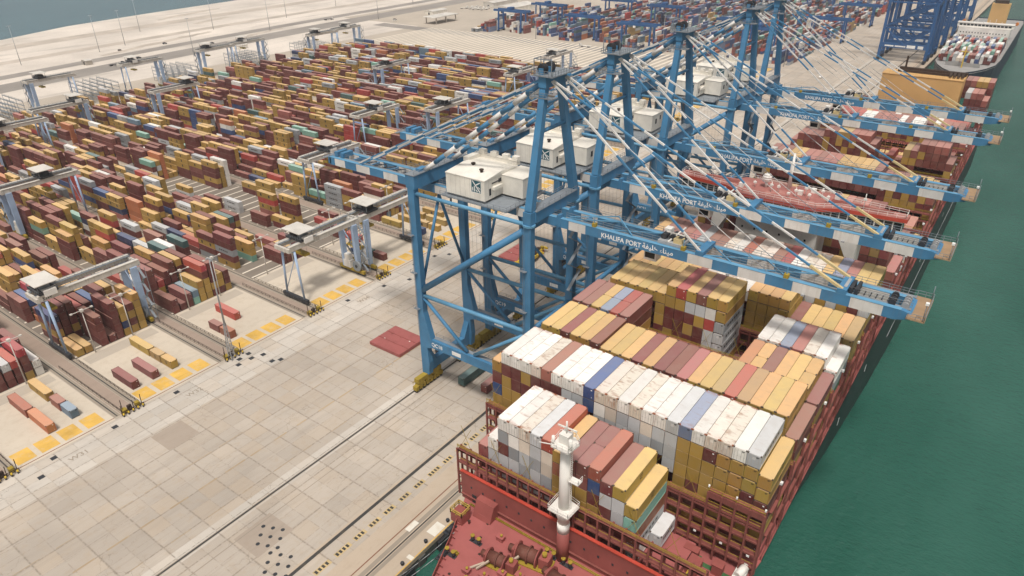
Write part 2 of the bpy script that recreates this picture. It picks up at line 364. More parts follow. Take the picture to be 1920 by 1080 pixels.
# yard blocks -------------------------------------------------------------
Y0 = -54.4; PITCH = 35.3
def by(k): return Y0 + PITCH*k
BK = list(range(-2, 17))
lan, pad, ais, stp, rl, ed = [], [], [], [], [], []
for k in BK:
    y = by(k)
    lan.append((-105.5,-63.0,y-.9,y+25.9))
    for j, off in enumerate((0,6.3,12.6,19.0)):
        pad.append((-71.6,-65.3,y+off,y+off+4.9))
    if k < 13:
        ais.append((-446,-63.4,y+28.1,y+32.3))
        for r in (-2.0, 27.0): rl.append((-448,-64.2,y+r-.18,y+r+.18))
    ed.append((-64.2,-63.9,y-1,y+26))
    if k <= 13:
        x = -106.5
        while x > -446: stp.append((x-.85,x,y-.5,y+25.6)); x -= 6.4
    else:
        x = -106.5
        while x > -480: stp.append((x-3.0,x,y-.5,y+PITCH-.6)); x -= 6.9
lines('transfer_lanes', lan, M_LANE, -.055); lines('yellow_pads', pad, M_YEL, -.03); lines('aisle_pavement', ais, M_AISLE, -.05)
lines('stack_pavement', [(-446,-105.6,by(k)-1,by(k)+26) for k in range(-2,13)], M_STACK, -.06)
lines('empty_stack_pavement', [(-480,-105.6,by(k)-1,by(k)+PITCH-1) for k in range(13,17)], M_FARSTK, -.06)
lines('support_beams', stp, M_STRIP, -.03); lines('stack_rails', rl, M_DARKL, -.02)
lines('rail_margin', [(-448,-64,by(k)+r-.9,by(k)+r+.9) for k in BK if k < 13 for r in (-2,27)], M_SCUFF, -.035)
lines('transfer_edge_line', ed, M_REDL, -.02); lines('apron_pale_strip', [(-62.4,-48.2,-320,520)], M_PALE, -.028)
lines('grey_pads', [(-104,-98.5,by(k)+.5,by(k)+25) for k in BK], M_FARSTK, -.04)
for s, (x, y) in (('W31',(-55.2,-80.5)),('W32',(-55.2,-45)),('W34',(-55.2,27))):
    t = text(s, 2.6, M_SCUFF, None, 'floor_lettering', (x,y,.0), (0,0,rad(90)), .002); t['kind'] = 'structure'
# ------------------------------------------------------------------ containers
CC = {  # code: (albedo of the walls, words, rust amount); the roofs are lighter than the walls, see ROOF_POW
 'Y': ((.36,.222,.05), 'yellow', .10), 'y': ((.33,.215,.08), 'dull tan', .12), 'M': ((.125,.029,.027), 'maroon', .10), 'm': ((.18,.056,.05), 'faded maroon', .15),
 'R': ((.38,.052,.046), 'red', .10), 'P': ((.30,.095,.08), 'faded pink red', .15), 'O': ((.42,.14,.06), 'orange', .12), 'o': ((.27,.088,.05), 'rusty orange brown', .2),
 'W': ((.74,.71,.66), 'white', .5), 'C': ((.62,.54,.45), 'rust stained cream', .8), 'w': ((.75,.72,.67), 'clean white', .10), 'G': ((.47,.48,.49), 'pale grey', .22), 'g': ((.28,.295,.31), 'grey', .2),
 'B': ((.035,.072,.19), 'blue', .2), 'b': ((.15,.19,.30), 'faded slate blue', .4), 'n': ((.018,.032,.09), 'navy', .1), 'S': ((.12,.19,.25), 'steel blue', .15),
 'T': ((.20,.40,.32), 'mint green', .15), 't': ((.05,.11,.11), 'dark teal', .15), 'K': ((.035,.12,.065), 'green', .15),
}
ROOF_POW = .66
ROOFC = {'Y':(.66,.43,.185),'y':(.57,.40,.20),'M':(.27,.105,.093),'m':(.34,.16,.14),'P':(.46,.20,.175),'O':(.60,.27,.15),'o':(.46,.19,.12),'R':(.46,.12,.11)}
def roofc(k): return ROOFC.get(k) or tuple(x**ROOF_POW for x in CC[k][0])
def cont_mat(name, c, rust, roof=False, attr=False):
    m, nt, b = nodes(name); L = nt.links.new
    geo = N(nt, 'ShaderNodeNewGeometry')
    tc = N(nt, 'ShaderNodeTexCoord'); oi = N(nt, 'ShaderNodeObjectInfo')
    if attr:
        pos = geo.outputs['Position']; at = N(nt, 'ShaderNodeAttribute', attribute_name='Col'); c0 = at.outputs['Color']
    else:
        off = N(nt, 'ShaderNodeVectorMath', operation='ADD'); L(tc.outputs['Object'], off.inputs[0])
        s = math_(nt, 'MULTIPLY', oi.outputs['Random'], 300); L(s, off.inputs[1]); pos = off.outputs[0]
        hs = N(nt, 'ShaderNodeHueSaturation'); hs.inputs['Color'].default_value = (*c,1)
        L(math_(nt, 'ADD', .88, math_(nt, 'MULTIPLY', oi.outputs['Random'], .26)), hs.inputs['Value'])
        L(math_(nt, 'ADD', .485, math_(nt, 'MULTIPLY', math_(nt, 'FRACT', math_(nt, 'MULTIPLY', oi.outputs['Random'], 37)), .03)), hs.inputs['Hue'])
        c0 = hs.outputs[0]
    n1 = noise(nt, pos, .5, 4, .6); n2 = noise(nt, mapped(nt, pos, (.55,1.5,1) if roof else (1.2,1.2,.45)), .8, 5, .62)
    col = mix(nt, math_(nt, 'MULTIPLY', ramp(nt, n1, .4, .75), .22), c0, (.30,.25,.20))
    col = mix(nt, math_(nt, 'MULTIPLY', ramp(nt, n2, .62-.12*rust, .80-.1*rust), min(.85,.25+rust*.75)), col, (.30,.135,.065))
    if roof:
        col = mix(nt, .10, col, (.62,.54,.44))       # wind blown dust lies on the roofs
        if not attr and rust > .3:
            sep = N(nt, 'ShaderNodeSeparateXYZ'); L(tc.outputs['Object'], sep.inputs[0])
            ay = math_(nt, 'ABSOLUTE', sep.outputs[1]); ends = ramp(nt, ay, 4.9, 6.2)
            col = mix(nt, math_(nt, 'MULTIPLY', math_(nt, 'MULTIPLY', ends, ramp(nt, n2, .46, .60)), .85*min(1,rust+.25)), col, (.33,.12,.05))
    L(col, b.inputs['Base Color']); b.inputs['Roughness'].default_value = .55
    if not attr:
        wv = N(nt, 'ShaderNodeTexWave', wave_type='BANDS', bands_direction='Y', wave_profile='SIN'); wv.inputs['Scale'].default_value = 1.1
        L(tc.outputs['Object'], wv.inputs['Vector'])
        bp = N(nt, 'ShaderNodeBump'); bp.inputs['Strength'].default_value = .35; bp.inputs['Distance'].default_value = .03
        L(wv.outputs['Fac'], bp.inputs['Height']); L(bp.outputs[0], b.inputs['Normal'])
    return m
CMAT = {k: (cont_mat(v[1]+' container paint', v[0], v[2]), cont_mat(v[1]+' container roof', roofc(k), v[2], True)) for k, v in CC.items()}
RUSTC = paint('rusty corner fittings', (.30,.10,.045), .8, .4)
FRAME_SHADE = paint('container frame shade paint', (.10,.075,.06), .7, .2)
RODS = paint('container lock rods', (.45,.42,.38), .5, .3)
MARK = paint('dark container mark', (.035,.03,.028), .6, .1)
L40, L20, CW = 12.19, 6.06, 2.385
_cm = {}
def mark_shapes(b, x, cy, zc, sz, sgn, m):
    """dark stacked m over sc lettering on a long side (x plane)"""
    def stroke(a, z0, c, z1):
        ya, yb = cy+sgn*a*sz, cy+sgn*c*sz
        b.poly([(x,ya,zc+z0*sz),(x,yb,zc+z0*sz),(x,yb,zc+z1*sz),(x,ya,zc+z1*sz)], m)
    for s in ((-.5,.08,-.36,.62),(-.07,.08,.07,.62),(.36,.08,.5,.62),(-.36,.50,.36,.62),                      # m
              (-.5,-.62,-.06,-.52),(-.5,-.36,-.06,-.26),(-.5,-.1,-.06,0),(-.5,-.36,-.38,0),(-.18,-.62,-.06,-.26),   # s
              (.06,-.62,.5,-.52),(.06,-.1,.5,0),(.06,-.62,.18,0)): stroke(*s)                              # c
def cont_mesh(L, code, h):
    key = (L, code, h)
    if key in _cm: return _cm[key]
    b = MB(); w = CW/2; l = L/2; i = .05; p = .16
    # recessed side walls between posts and rails
    b.box(-w+i, w-i, -l+i, l-i, .12, h-.06, 0)
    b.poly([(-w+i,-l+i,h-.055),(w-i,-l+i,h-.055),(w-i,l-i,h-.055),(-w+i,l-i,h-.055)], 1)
    for sx in (-1,1):
        for sy in (-1,1): b.box(*sorted((sx*w, sx*(w-p))), *sorted((sy*l, sy*(l-p))), 0, h-.001, 0)
        b.box(*sorted((sx*w, sx*(w-.1))), -l+p, l-p, 0, .18, 0); b.box(*sorted((sx*w, sx*(w-.09))), -l+p, l-p, h-.12, h-.002, 1)
        for sy in (-1,1):
            b.box(*sorted((sx*(w+.006), sx*(w-.24))), *sorted((sy*(l+.006), sy*(l-.26))), h-.20, h+.012, 2)
            b.box(*sorted((sx*(w+.006), sx*(w-.18))), *sorted((sy*(l+.006), sy*(l-.18))), -.01, .11, 2)
    for sy in (-1,1):
        b.box(-w+p, w-p, *sorted((sy*l, sy*(l-.1))), h-.14, h-.002, 1); b.box(-w+p, w-p, *sorted((sy*l, sy*(l-.1))), 0, .16, 4)  # dark bottom end rail paints in the shade of the gap between tiers
    b.box(-w+.2, w-.2, -l+.2, l-.2, .0, .12, 2)
    if code in 'Yy':
        for sx in (-1,1): mark_shapes(b, sx*(w-i+.012), 0, h*.52, h*.36, sx, 3)
    elif code in 'gG' :
        for sx in (-1,1):
            x = sx*(w-i+.012)
            for a in range(6):
                y0 = (a-3)*L*.11; b.poly([(x,y0,h*.42),(x,y0+L*.075,h*.42),(x,y0+L*.075,h*.66),(x,y0,h*.66)], 3)
    _cm[key] = b.mesh('container_'+CC[code][1].replace(' ','_'), [CMAT[code][0], CMAT[code][1], RUSTC if code in 'WCb' else FRAME_SHADE, MARK, FRAME_SHADE])
    return _cm[key]
_dm = {}
def door_mesh(code, h):
    if (code,h) in _dm: return _dm[(code,h)]
    b = MB(); w = CW/2-.17
    b.box(-w, -.015, -.03, .02, .17, h-.15, 0); b.box(.015, w, -.03, .02, .17, h-.15, 0)
    for x in (-.85,-.32,.32,.85):
        b.bar((x,-.06,.14), (x,-.06,h-.14), .045, .045, 1)
        b.box(x-.1, x+.1, -.075, -.035, h*.42, h*.42+.05, 1)
    for z in (.30,.5,.7): b.box(-w+.02, w-.02, -.036, -.03, h*z, h*z+.03, 0)
    if code in 'WCGw': b.box(-.3, .3, -.05, -.03, h*.6, h*.8, 2)
    if code in 'MmRoOBn':
        b.box(.45, .75, -.05, -.03, h*.78, h*.86, 3); b.box(.6, .72, -.05, -.03, h*.2, h*.26, 3)
    else: b.box(.35, .85, -.05, -.03, h*.84, h*.88, 4); b.box(.35, .7, -.05, -.03, h*.78, h*.81, 4)
    _dm[(code,h)] = b.mesh('container_door_'+CC[code][1].replace(' ','_'), [CMAT[code][0], RODS if code in 'WCGwg' else CMAT[code][0], CMAT[code][1], LETTER, MARK])
    return _dm[(code,h)]
ALL = []     # every container: dict(x,y,z,L,h,ax,c,label,area)
def add_cont(x, y, z, L, h, ax, c, top, near, right, label='', grp=''):
    """x,y centre, z bottom; ax 'y' (long along the quay) or 'x'"""
    if not (top or near or right): return
    dx, dy = (CW/2, L/2) if ax == 'y' else (L/2, CW/2)
    a = 0
    if top: a += area([(x-dx,y-dy,z+h),(x+dx,y-dy,z+h),(x+dx,y+dy,z+h),(x-dx,y+dy,z+h)])
    if near: a += near*area([(x-dx,y-dy,z),(x+dx,y-dy,z),(x+dx,y-dy,z+h),(x-dx,y-dy,z+h)])
    if right: a += right*area([(x+dx,y-dy,z),(x+dx,y+dy,z),(x+dx,y+dy,z+h),(x+dx,y-dy,z+h)])
    ALL.append(dict(x=x,y=y,z=z,L=L,h=h,ax=ax,c=c,label=label,grp=grp,area=a))
TIER = ['topmost','second from top','third from top','fourth from top','fifth from top','sixth from top','seventh from top','eighth from top']

# ------------------------------------------------------------------ the big ship's deck load
RX0, RP, HC, ZB = 54.72, 2.4665, 2.9, 29.6
def rx(r): return RX0 + RP*(r+.5)
# bays: front y, then per row (r, top height, colours from the top downwards); a lower-case x after a colour makes two 20 ft boxes
def fillc(n, pool='YYYYMMMmmyWGBR'): return ''.join(random.choice(pool) for _ in range(n))
BAYS = {}
def bay(i, y, rows): BAYS[i] = (y, {r: (z, c) for r, z, c in rows})
t8, t7, t6, t5 = 53.1, 50.2, 47.3, 44.4
bay(0, -45.4, [(3,41.6,'PMMM'),(4,44.5,'WGGgM'),(5,t7,'WgMGGGg'),(6,t7,'WWgGgGg'),(7,t7,'CCGgGCg'),(8,t7,'GGgGGgG'),(9,t7,'RCCgGgg'),(10,48.7,'YoYYYM'),
   (11,48.5,'mmxYYYM'),(12,48.5,'mxmYYYM'),(13,48.8,'oBMYMY'),(14,46.9,'mGMMYM'),(15,47.1,'YGGMYY'),(16,44.3,'YToGWG')])
top1 = dict(zip(range(1,23), 'WWWCPWWWBCCwCWWGbWCCwG'))
low1 = {1:'MYYYYYM',2:'MMYYYMY',3:'YMMYYYM',4:'MMYMYYY',5:'MMMYMYY',6:'MmMMYYM',7:'GgGGGgG',8:'GGGgGGg',9:'BnBgGGg',10:'WGgGGWg',11:'CGGgGGW',
        12:'GGgGgGG',13:'GGWgGGg',14:'CGGCgGg',15:'GgGGGgG',16:'GGGCgGG',17:'YYYYMYY',18:'YYYMMYY',19:'MYYYMYM',20:'YYYMYMY',21:'YYYYYMY',22:'YYMYYYM'}
bay(1, -31.04, [(0,50.4,'YMBYMM')] + [(r,t8,top1[r]+low1[r]) for r in range(1,23)] + [(23,49.4,'YYMMYM')])
t2 = dict(zip(range(1,23), 'YYMYYMYYYMYMMPYYyRyYYY'))
bay(2, -16.3, [(0,t6,fillc(6,'YM'))] + [(r, 52.7 if r < 7 else 51.9, t2[r]+fillc(7,'YYYM')) for r in range(1,23)] + [(23,47.6,'mMYMMY')])
t3 = {1:'mM',2:'mM',3:'YxY',4:'bxM',5:'RxM',6:'mM'}
bay(3, -3.4, [(0,t6,fillc(6,'YM'))] + [(r,52.9,t3[r]+'YYMYY') for r in t3] + [(r,38.4,'YMY') for r in range(7,17)] +
   [(r,50.1,c+fillc(6,'YYM')) for r, c in zip(range(17,23), ('O','Yx','m','Y','Y','Yx'))] + [(23,47.5,'mYMMY')])
bay(4, 10.2, [(1,50.2,'mMMYMM')] + [(r,53.4,'YYY'+fillc(5,'YYM')) for r in range(2,8)] +
   [(8,56.0,'YYMMYYY'),(9,56.0,'RYMMMMY'),(10,56.0,'YGMYMYY'),(11,56.0,'mGYMMYM'),(12,56.0,'YWRGGYM'),(13,56.0,'YYgGGgY')] +
   [(r,36,'MY') for r in range(14,17)] + [(r,49.8,c+fillc(6,'YYM')) for r, c in zip(range(17,23),'WWbPCW')] + [(23,47.2,'WgKYM')])
bay(5, 24.2, [(r,51.5,'YYYM'+fillc(3,'YM')) for r in range(1,8)] + [(8,51.5,'MMYY'),(9,52.5,'CGGg'),(10,52.5,'CGgG'),(11,52.5,'CgGG'),(12,52.5,'CGGg'),(13,52.5,'WGgG'),
   (14,t8,'YYYYM'),(15,t8,'YYYYM'),(16,t8,'YYYYM'),(17,t8,'YYYYY')] + [(r,47.6,c+fillc(5,'YYYM')) for r, c in zip(range(18,24),'MYYYYy')])
bay(6, 37.6, [(r,55.5,c+fillc(6,'YYMGM')) for r, c in zip(range(1,24),'YmmPPgmmCWRCCmRWCCYbPYY')])
# aft of the bridge house
def rbay(i, y, z, pool, drop=.12, lowrows=(), lowz=38):
    rows = []; seg = 0; zz = z; c = 'm'
    for r in range(0, 24):
        if random.random() < .22: zz = z - random.choice((0,0,2.9))
        if random.random() < .6: c = random.choice(pool)
        rows.append((r, lowz if r in lowrows else (zz-2.9*2 if r in (0,23) else zz), c + fillc(6, 'YMMYMm')))
    bay(i, y, rows)
rbay(7, 70.4, 51, 'YYymCPW'); rbay(8, 86.6, 44.5, 'WGYmYGWR'); rbay(9, 100.2, 41.5, 'WWGmMY'); rbay(10, 114, 44.4, 'mYMRP')
rbay(11, 131, 53, 'mPYYmyP'); rbay(12, 144.6, 41.5, 'mYyPmYmMT'); rbay(13, 158.2, 44, 'mMYmPY'); rbay(14, 171.4, 53, 'mYyPmm', lowrows=(13,14,15,16))
rbay(15, 185, 43, 'MmYPRm'); rbay(16, 198.6, 41, 'YMmY'); rbay(17, 212.4, 50, 'PmWRPW'); rbay(18, 226, 47.5, 'PPWmRY'); rbay(19, 240, 44, 'YmmYM')
bay(20, 276, [(r,z_,c+'MMMMM') for r, z_, c in ((20,52,'G'),(21,52,'P'),(22,52,'P'),(23,49,'P'))]); bay(21, 289.6, [(r,55,c+'MMMM') for r, c in zip(range(19,24),'mPYYP')])
BAYN = {0:'foremost bay beside white mast',1:'second bay from the bow',2:'third bay from the bow',3:'fourth bay from the bow',4:'fifth bay from the bow',
        5:'sixth bay from the bow',6:'bay before the red bridge'}
for i, (yf, rows) in BAYS.items():
    for r, (zt, cs) in rows.items():
        z = zt; k = 0; q = 0
        front = BAYS.get(i-1, (0,{}))[1].get(r, (ZB,''))[0] if i not in (7,20) else ZB
        if i == 0: front = 40
        side = rows.get(r+1, (ZB,''))[0]
        while z-HC > ZB-1.6 and q < len(cs):
            c = cs[q]; q += 1; two = False
            if q < len(cs) and cs[q] == 'x': two = True; q += 1
            z0 = z-HC
            vis = max(0, min(1, (z-front+2.2)/HC)) if i != 0 else max(0, min(1, (z-36)/HC))
            if yf > 60 and k > 2: vis = 0
            vr = max(0, min(1, (z-side)/HC))
            where = BAYN.get(i, ORD[i-6]+' bay aft of the bridge') if i < 20 else 'bay by the stern' if i == 21 else 'bay behind the tan funnel'
            rown = ORD[r].replace('nearest','first') if r < 12 else ORD[23-r].replace('nearest','first')
            sidew = 'quay-side' if r < 12 else 'water-side'
            lab = f"{CC[c][1]} container, {TIER[k]} of {rown} {sidew} row, {where}"
            parts = [(yf+L40/2, L40, '')] if not two else [(yf+L20/2, L20, 'near half '), (yf+L40-L20/2, L20, 'far half ')]
            if i == 0 and r == 16 and False: pass
            for cy, LL, pre in parts:
                l2 = lab if not pre else f"{CC[c][1].replace('rusty ','').replace('faded ','')} short container, {TIER[k]}, {pre}of {rown} {sidew} row, {where}"
                add_cont(rx(r), cy, z0, LL, HC-.09, 'y', c, k == 0, vis if pre != 'far half ' else 0, vr, l2, 'containers stacked on the ship deck')
            z = z0; k += 1
add_cont(rx(17), -36.0, ZB+1, L20, 2.85, 'y', 'G', 1, 1, 1, 'single pale grey short container on the bare red hatch beside the mast bay', 'containers stacked on the ship deck')

# ------------------------------------------------------------------ the yard's containers
POOL = 'Y'*36 + 'M'*36 + 'm'*7 + 'RPO' + 'R'*2 + 'WwWG' + 'GGgg' + 'nnBB' + 'STt'
POOLF = POOL + 'WGgGwBnSB'*2
SLOT, WROW, ROWP = 12.8, 9, 2.78
def yard_top(k, s, w): return HGT.get((k,s,w), 0)
HGT = {}; YC = {}; rnd = random.Random(5)
FRONT = {  # measured front stacks: block -> list of (height, colours from the top) by row for the first slot
 0: [(1,'Y'),(1,'Y'),(0,''),(4,'MMmM'),(1,'M'),(5,'MMMMM'),(4,'YYnY'),(4,'MYMY'),(5,'YYYYY')],
 1: [(2,'MM'),(1,'M'),(2,'mM'),(2,'ST'),(3,'YYY'),(5,'RMYYY'),(5,'MMMYM'),(3,'YYM'),(3,'MMY')],
 2: [(0,''),(0,''),(0,''),(0,''),(0,''),(2,'MM'),(2,'mM'),(2,'YM'),(3,'MYM')],
 -1:[(3,'oMM'),(3,'MMM'),(3,'WMM'),(3,'gMY'),(3,'MmM'),(3,'GmM'),(3,'RMM'),(4,'RMMY'),(2,'WW')],
}
for k in range(-2, 13):
    for w in range(WROW):
        hcur = 3
        for s in range(26):
            # neighbourhood heights wander so that stacks come in ridges and dips
            if rnd.random() < .78: hcur = rnd.choice((1,1,2,2,3,4,4,5,5,5)) if k < 9 else rnd.choice((1,2,3,4,4,5,5,5))
            h = max(0, min(5, hcur + rnd.choice((-1,0,0,0,0,0,1))))
            if rnd.random() < .05: h = 0
            if k == 3 and s < 11 and not (s > 7 and w > 5): h = 0 if rnd.random() < .80 else rnd.choice((1,1,2,2,5))
            if k == 2 and s in (1,2) and w > 3: h = 0 if rnd.random() < .6 else min(h, 2)
            if k == 12 and w > 6: h = min(h, 2)
            if s == 0 and k in FRONT: h = FRONT[k][w][0]
            if s > 22 and rnd.random() < .35: h = 0
            two = rnd.random() < .17
            cs = [rnd.choice(POOLF if k > 8 else POOL) for _ in range(h)]
            if h and rnd.random() < .30: cs = [cs[0]]*h
            if s == 0 and k in FRONT: cs = list(FRONT[k][w][1]); two = False
            HGT[(k,s,w)] = h; YC[(k,s,w)] = (cs, two)
BLKN = {-2:'first',-1:'second',0:'third',1:'fourth',2:'fifth',3:'sixth',4:'seventh',5:'eighth',6:'ninth',7:'tenth',8:'eleventh',9:'twelfth',10:'thirteenth',11:'fourteenth',12:'fifteenth'}
YH = 2.85
for k in range(-2, 13):
    for w in range(WROW):
        y = by(k)+1.3+w*ROWP
        for s in range(26):
            h = HGT[(k,s,w)]
            if not h: continue
            cs, two = YC[(k,s,w)]; x1 = -105.8 - s*SLOT
            hn = yard_top(k,s,w-1) if w else 0
            hr = yard_top(k,s-1,w) if s else 0
            for t in range(h):
                kk = h-1-t; top = kk == 0
                vn = 1.0 if t >= hn else (.35 if w and t == hn-1 and False else 0)
                vr = 1.0 if t >= hr else 0
                if w == 0 and t < 1: vn = .5
                c = cs[kk]; jit = rnd.uniform(-.12,.12)
                def L_(short=''): return f"{CC[c][1]} {short}container, {TIER[kk]}, {ORD[w].replace('nearest','first')} row, {ORD[s].replace('nearest','first')} slot from quay, {BLKN[k]} yard block"
                grp = 'containers stacked in the yard blocks'
                if two:
                    add_cont(x1-L20/2, y+jit, t*YH, L20, YH-.07, 'x', c, top, vn, vr, L_('short quayward '), grp)
                    add_cont(x1-L40+L20/2, y+jit, t*YH, L20, YH-.07, 'x', c, top, vn, 0, L_('short landward '), grp)
                else: add_cont(x1-L40/2, y+jit, t*YH, L40, YH-.07, 'x', c, top, vn, vr, L_(), grp)
# loose boxes in the transfer lanes: (block word, x of the quay end, y centre, length, colour, label)
LOOSE = [(-72.3,-77.5,L40,'O','orange long container standing alone in the lane nearest the camera'),(-85.2,-77.8,L40,'o','rusty red long container behind the orange one in the nearest lane'),
 (-88.6,-70.6,L40,'Y','yellow long container at the inner end of the nearest lane'),(-80.4,-70.4,L20,'P','pink short container between yellow box and slate box'),(-73.8,-70.2,L20,'S','slate blue short container at lane end beside yellow pads'),
 (-72.8,-51.9,L40,'M','maroon long container left of its twin before the yellow pads'),(-72.9,-45.2,L40,'m','faded maroon long container right of its twin before the yellow pads'),
 (-86.6,-38.6,L40,'Y','yellow long container in line with two short yellow ones'),(-79.8,-38.5,L20,'y','short tan container in the middle of the yellow line'),(-73.2,-38.4,L20,'Y','short yellow container at the quay end of the yellow line'),
 (-83,-7.5,L40,'R','bright red long container alone in the lane behind the light mast'),(-80.2,-16,L20,'m','faded maroon short container behind the light mast'),(-73.4,-16,L20,'o','rusty brown short container beside light mast foot'),
 (-84.5,56,L20,'B','blue short container under the yellow spreader'),(-80.5,58.8,L20,'t','dark teal short container beside a maroon one'),(-73.5,58.9,L20,'M','maroon short container near the blue crane leg'),
 (-96,66,L40,'R','red long container beyond the paired yard cranes'),(-78,88.5,L20,'B','blue short container in front of yellow ones'),
 (-92,88,L40,'Y','yellow long container in the far lane by blue box'),(-88,95,L40,'Y','yellow long container second in the far lane row'),(-74.5,95,L20,'Y','yellow short container nearest quay in the far lane row'),
 (-81.5,95,L20,'y','tan short container in the middle of the far lane row'),(-90,101.6,L40,'Y','yellow long container third in the far lane row'),(-76,101.8,L40,'y','dull tan long container nearest quay behind far lane row'),(-84,108,L40,'Y','yellow long container furthest back in the far lane row')]
for xe, y, L, c, lab in LOOSE: add_cont(xe-L/2, y, 0, L, YH, 'x', c, 1, 1, 1, lab, 'containers set down in the transfer lanes')
# boxes on the apron under the first crane
add_cont(10.6, 14.5, .6, L40, YH, 'y', 't', 1, 1, 1, 'dark green container on the apron under the nearest quay crane')
add_cont(18.6, 16, .3, L40, YH, 'y', 'm', 1, 1, 1, 'faded maroon container on the apron beside the ship')
# the older terminal: containers lie along the quay
rq = random.Random(9); POOL2 = 'MMMmmmRPo'*2 + 'BBSnBbBS'*2 + 'GGWgWCGg' + 'Ttt' + 'Oy'
for bi, xb in enumerate(range(-420, -60, 38)):
    for sl in range(0, 46):
        yy = 556 + sl*12.9
        if rq.random() < .08 or (xb < -360 and sl > 14): continue
        dens = rq.choice((0,1,1,1,1,1))
        hs = [0]*9
        for w in range(8): hs[w] = (rq.choice((1,2,3,3,4,4,5)) if rq.random() < .92 else 0)*dens
        for w in range(8):
            c0 = rq.choice(POOL2)
            for t in range(hs[w]):
                c = c0 if rq.random() < .5 else rq.choice(POOL2)
                add_cont(xb+w*2.75, yy+L40/2, t*YH, L40, YH-.07, 'y', c, t == hs[w]-1, 1 if sl < 25 else .0, 1 if t >= hs[w+1] else 0, '', 'far')
# the second ship's load
for b_ in range(8):
    yb_ = 547 + b_*13.2 + (30 if b_ > 7 else 0)
    for r in range(16):
        if b_ == 0 and not 4 <= r <= 11 or b_ == 1 and not 1 <= r <= 14: continue
        n = rq.choice((2,2,3,3)); c0 = rq.choice('MMRWGGBWTm')
        for t in range(n):
            if rq.random() < .5: c0 = rq.choice('MMmRWGGBWCTn')
            add_cont(58.2+r*2.55, yb_+L40/2, 16.6+t*2.75, L40, 2.7, 'y', c0, t == n-1, 1, 1 if r == 15 or rq.random() < .5 else 0, '', 'far')
# make the 300 that show largest things of their own, the rest one mass
ALL.sort(key=lambda d: -d['area'])
big, rest = [], []
for d in ALL: (big if d['label'] and len(big) < 300 and d['area'] > 0 else rest).append(d)
FIRST = {}
for d in big:
    key = (d['L'], d['c'], d['h'])
    o = FIRST.get(key)
    if o is None:
        o = bpy.data.objects.new('shipping_container', cont_mesh(*key)); COL.objects.link(o)
        dr = bpy.data.objects.new('door', door_mesh(d['c'], d['h'])); COL.objects.link(dr); dr.parent = o; dr.location = (0,-d['L']/2-.002,0)
        FIRST[key] = o
    else:
        c = o.copy(); COL.objects.link(c)
        for ch in list(o.children):
            cc = ch.copy(); COL.objects.link(cc); cc.parent = c
        o = c
    o.location = (d['x'], d['y'], d['z']); o.rotation_euler = (0,0, rad(90) if d['ax'] == 'x' else 0)
    tag(o, d['label'], 'container', d['grp'] or 'containers on the apron')
mv, mf, mc, mm = [], [], [], []
rc = random.Random(3)
for d in rest:
    dx, dy = (CW/2-.02, d['L']/2) if d['ax'] == 'y' else (d['L']/2, CW/2-.02)
    x, y, z, h = d['x'], d['y'], d['z'], d['h']; n = len(mv)
    mv += [(x-dx,y-dy,z),(x+dx,y-dy,z),(x+dx,y+dy,z),(x-dx,y+dy,z),(x-dx,y-dy,z+h),(x+dx,y-dy,z+h),(x+dx,y+dy,z+h),(x-dx,y+dy,z+h)]
    v = rc.uniform(.82,1.12); col = tuple(min(.9,a*v) for a in CC[d['c']][0])
    for f, ro in (((4,5,6,7),1),((0,1,5,4),0),((1,2,6,5),0),((2,3,7,6),0),((3,0,4,7),0)):
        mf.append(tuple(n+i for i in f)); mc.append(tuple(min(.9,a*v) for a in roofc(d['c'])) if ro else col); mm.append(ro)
    def q(pts):
        n = len(mv); mv.extend(pts); mf.append((n,n+1,n+2,n+3)); mc.append((.03,.028,.026)); mm.append(0)
    if d['c'] in 'Yy' and d['grp'] != 'far':
        m_ = .55
        if d['ax'] == 'x': q([(x-m_,y-dy-.02,z+.8),(x+m_,y-dy-.02,z+.8),(x+m_,y-dy-.02,z+2.1),(x-m_,y-dy-.02,z+2.1)])
        else: q([(x+dx+.02,y-m_,z+.8),(x+dx+.02,y+m_,z+.8),(x+dx+.02,y+m_,z+2.1),(x+dx+.02,y-m_,z+2.1)])
    elif d['c'] in 'gGW' and d['ax'] == 'x' and d['L'] > 7:
        for a in range(5):
            xx = x-3.2+a*1.25; q([(xx,y-dy-.02,z+1.1),(xx+.85,y-dy-.02,z+1.1),(xx+.85,y-dy-.02,z+1.75),(xx,y-dy-.02,z+1.75)])
me = bpy.data.meshes.new('container_mass'); me.from_pydata(mv, [], mf)
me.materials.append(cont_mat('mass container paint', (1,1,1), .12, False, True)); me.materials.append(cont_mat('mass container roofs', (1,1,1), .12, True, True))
me.polygons.foreach_set('material_index', mm)
at = me.color_attributes.new('Col', 'FLOAT_COLOR', 'CORNER')
buf = []
for p, c in zip(me.polygons, mc): buf += [*c, 1.0]*p.loop_total
at.data.foreach_set('color', buf); me.update()
o = bpy.data.objects.new('stacked_containers', me); COL.objects.link(o)
tag(o, 'remaining stacked containers of many colours filling the yard blocks and far terminal', 'containers', None, 'stuff')
print('containers', len(ALL), 'individual', len(big), 'min area', big[-1]['area'])
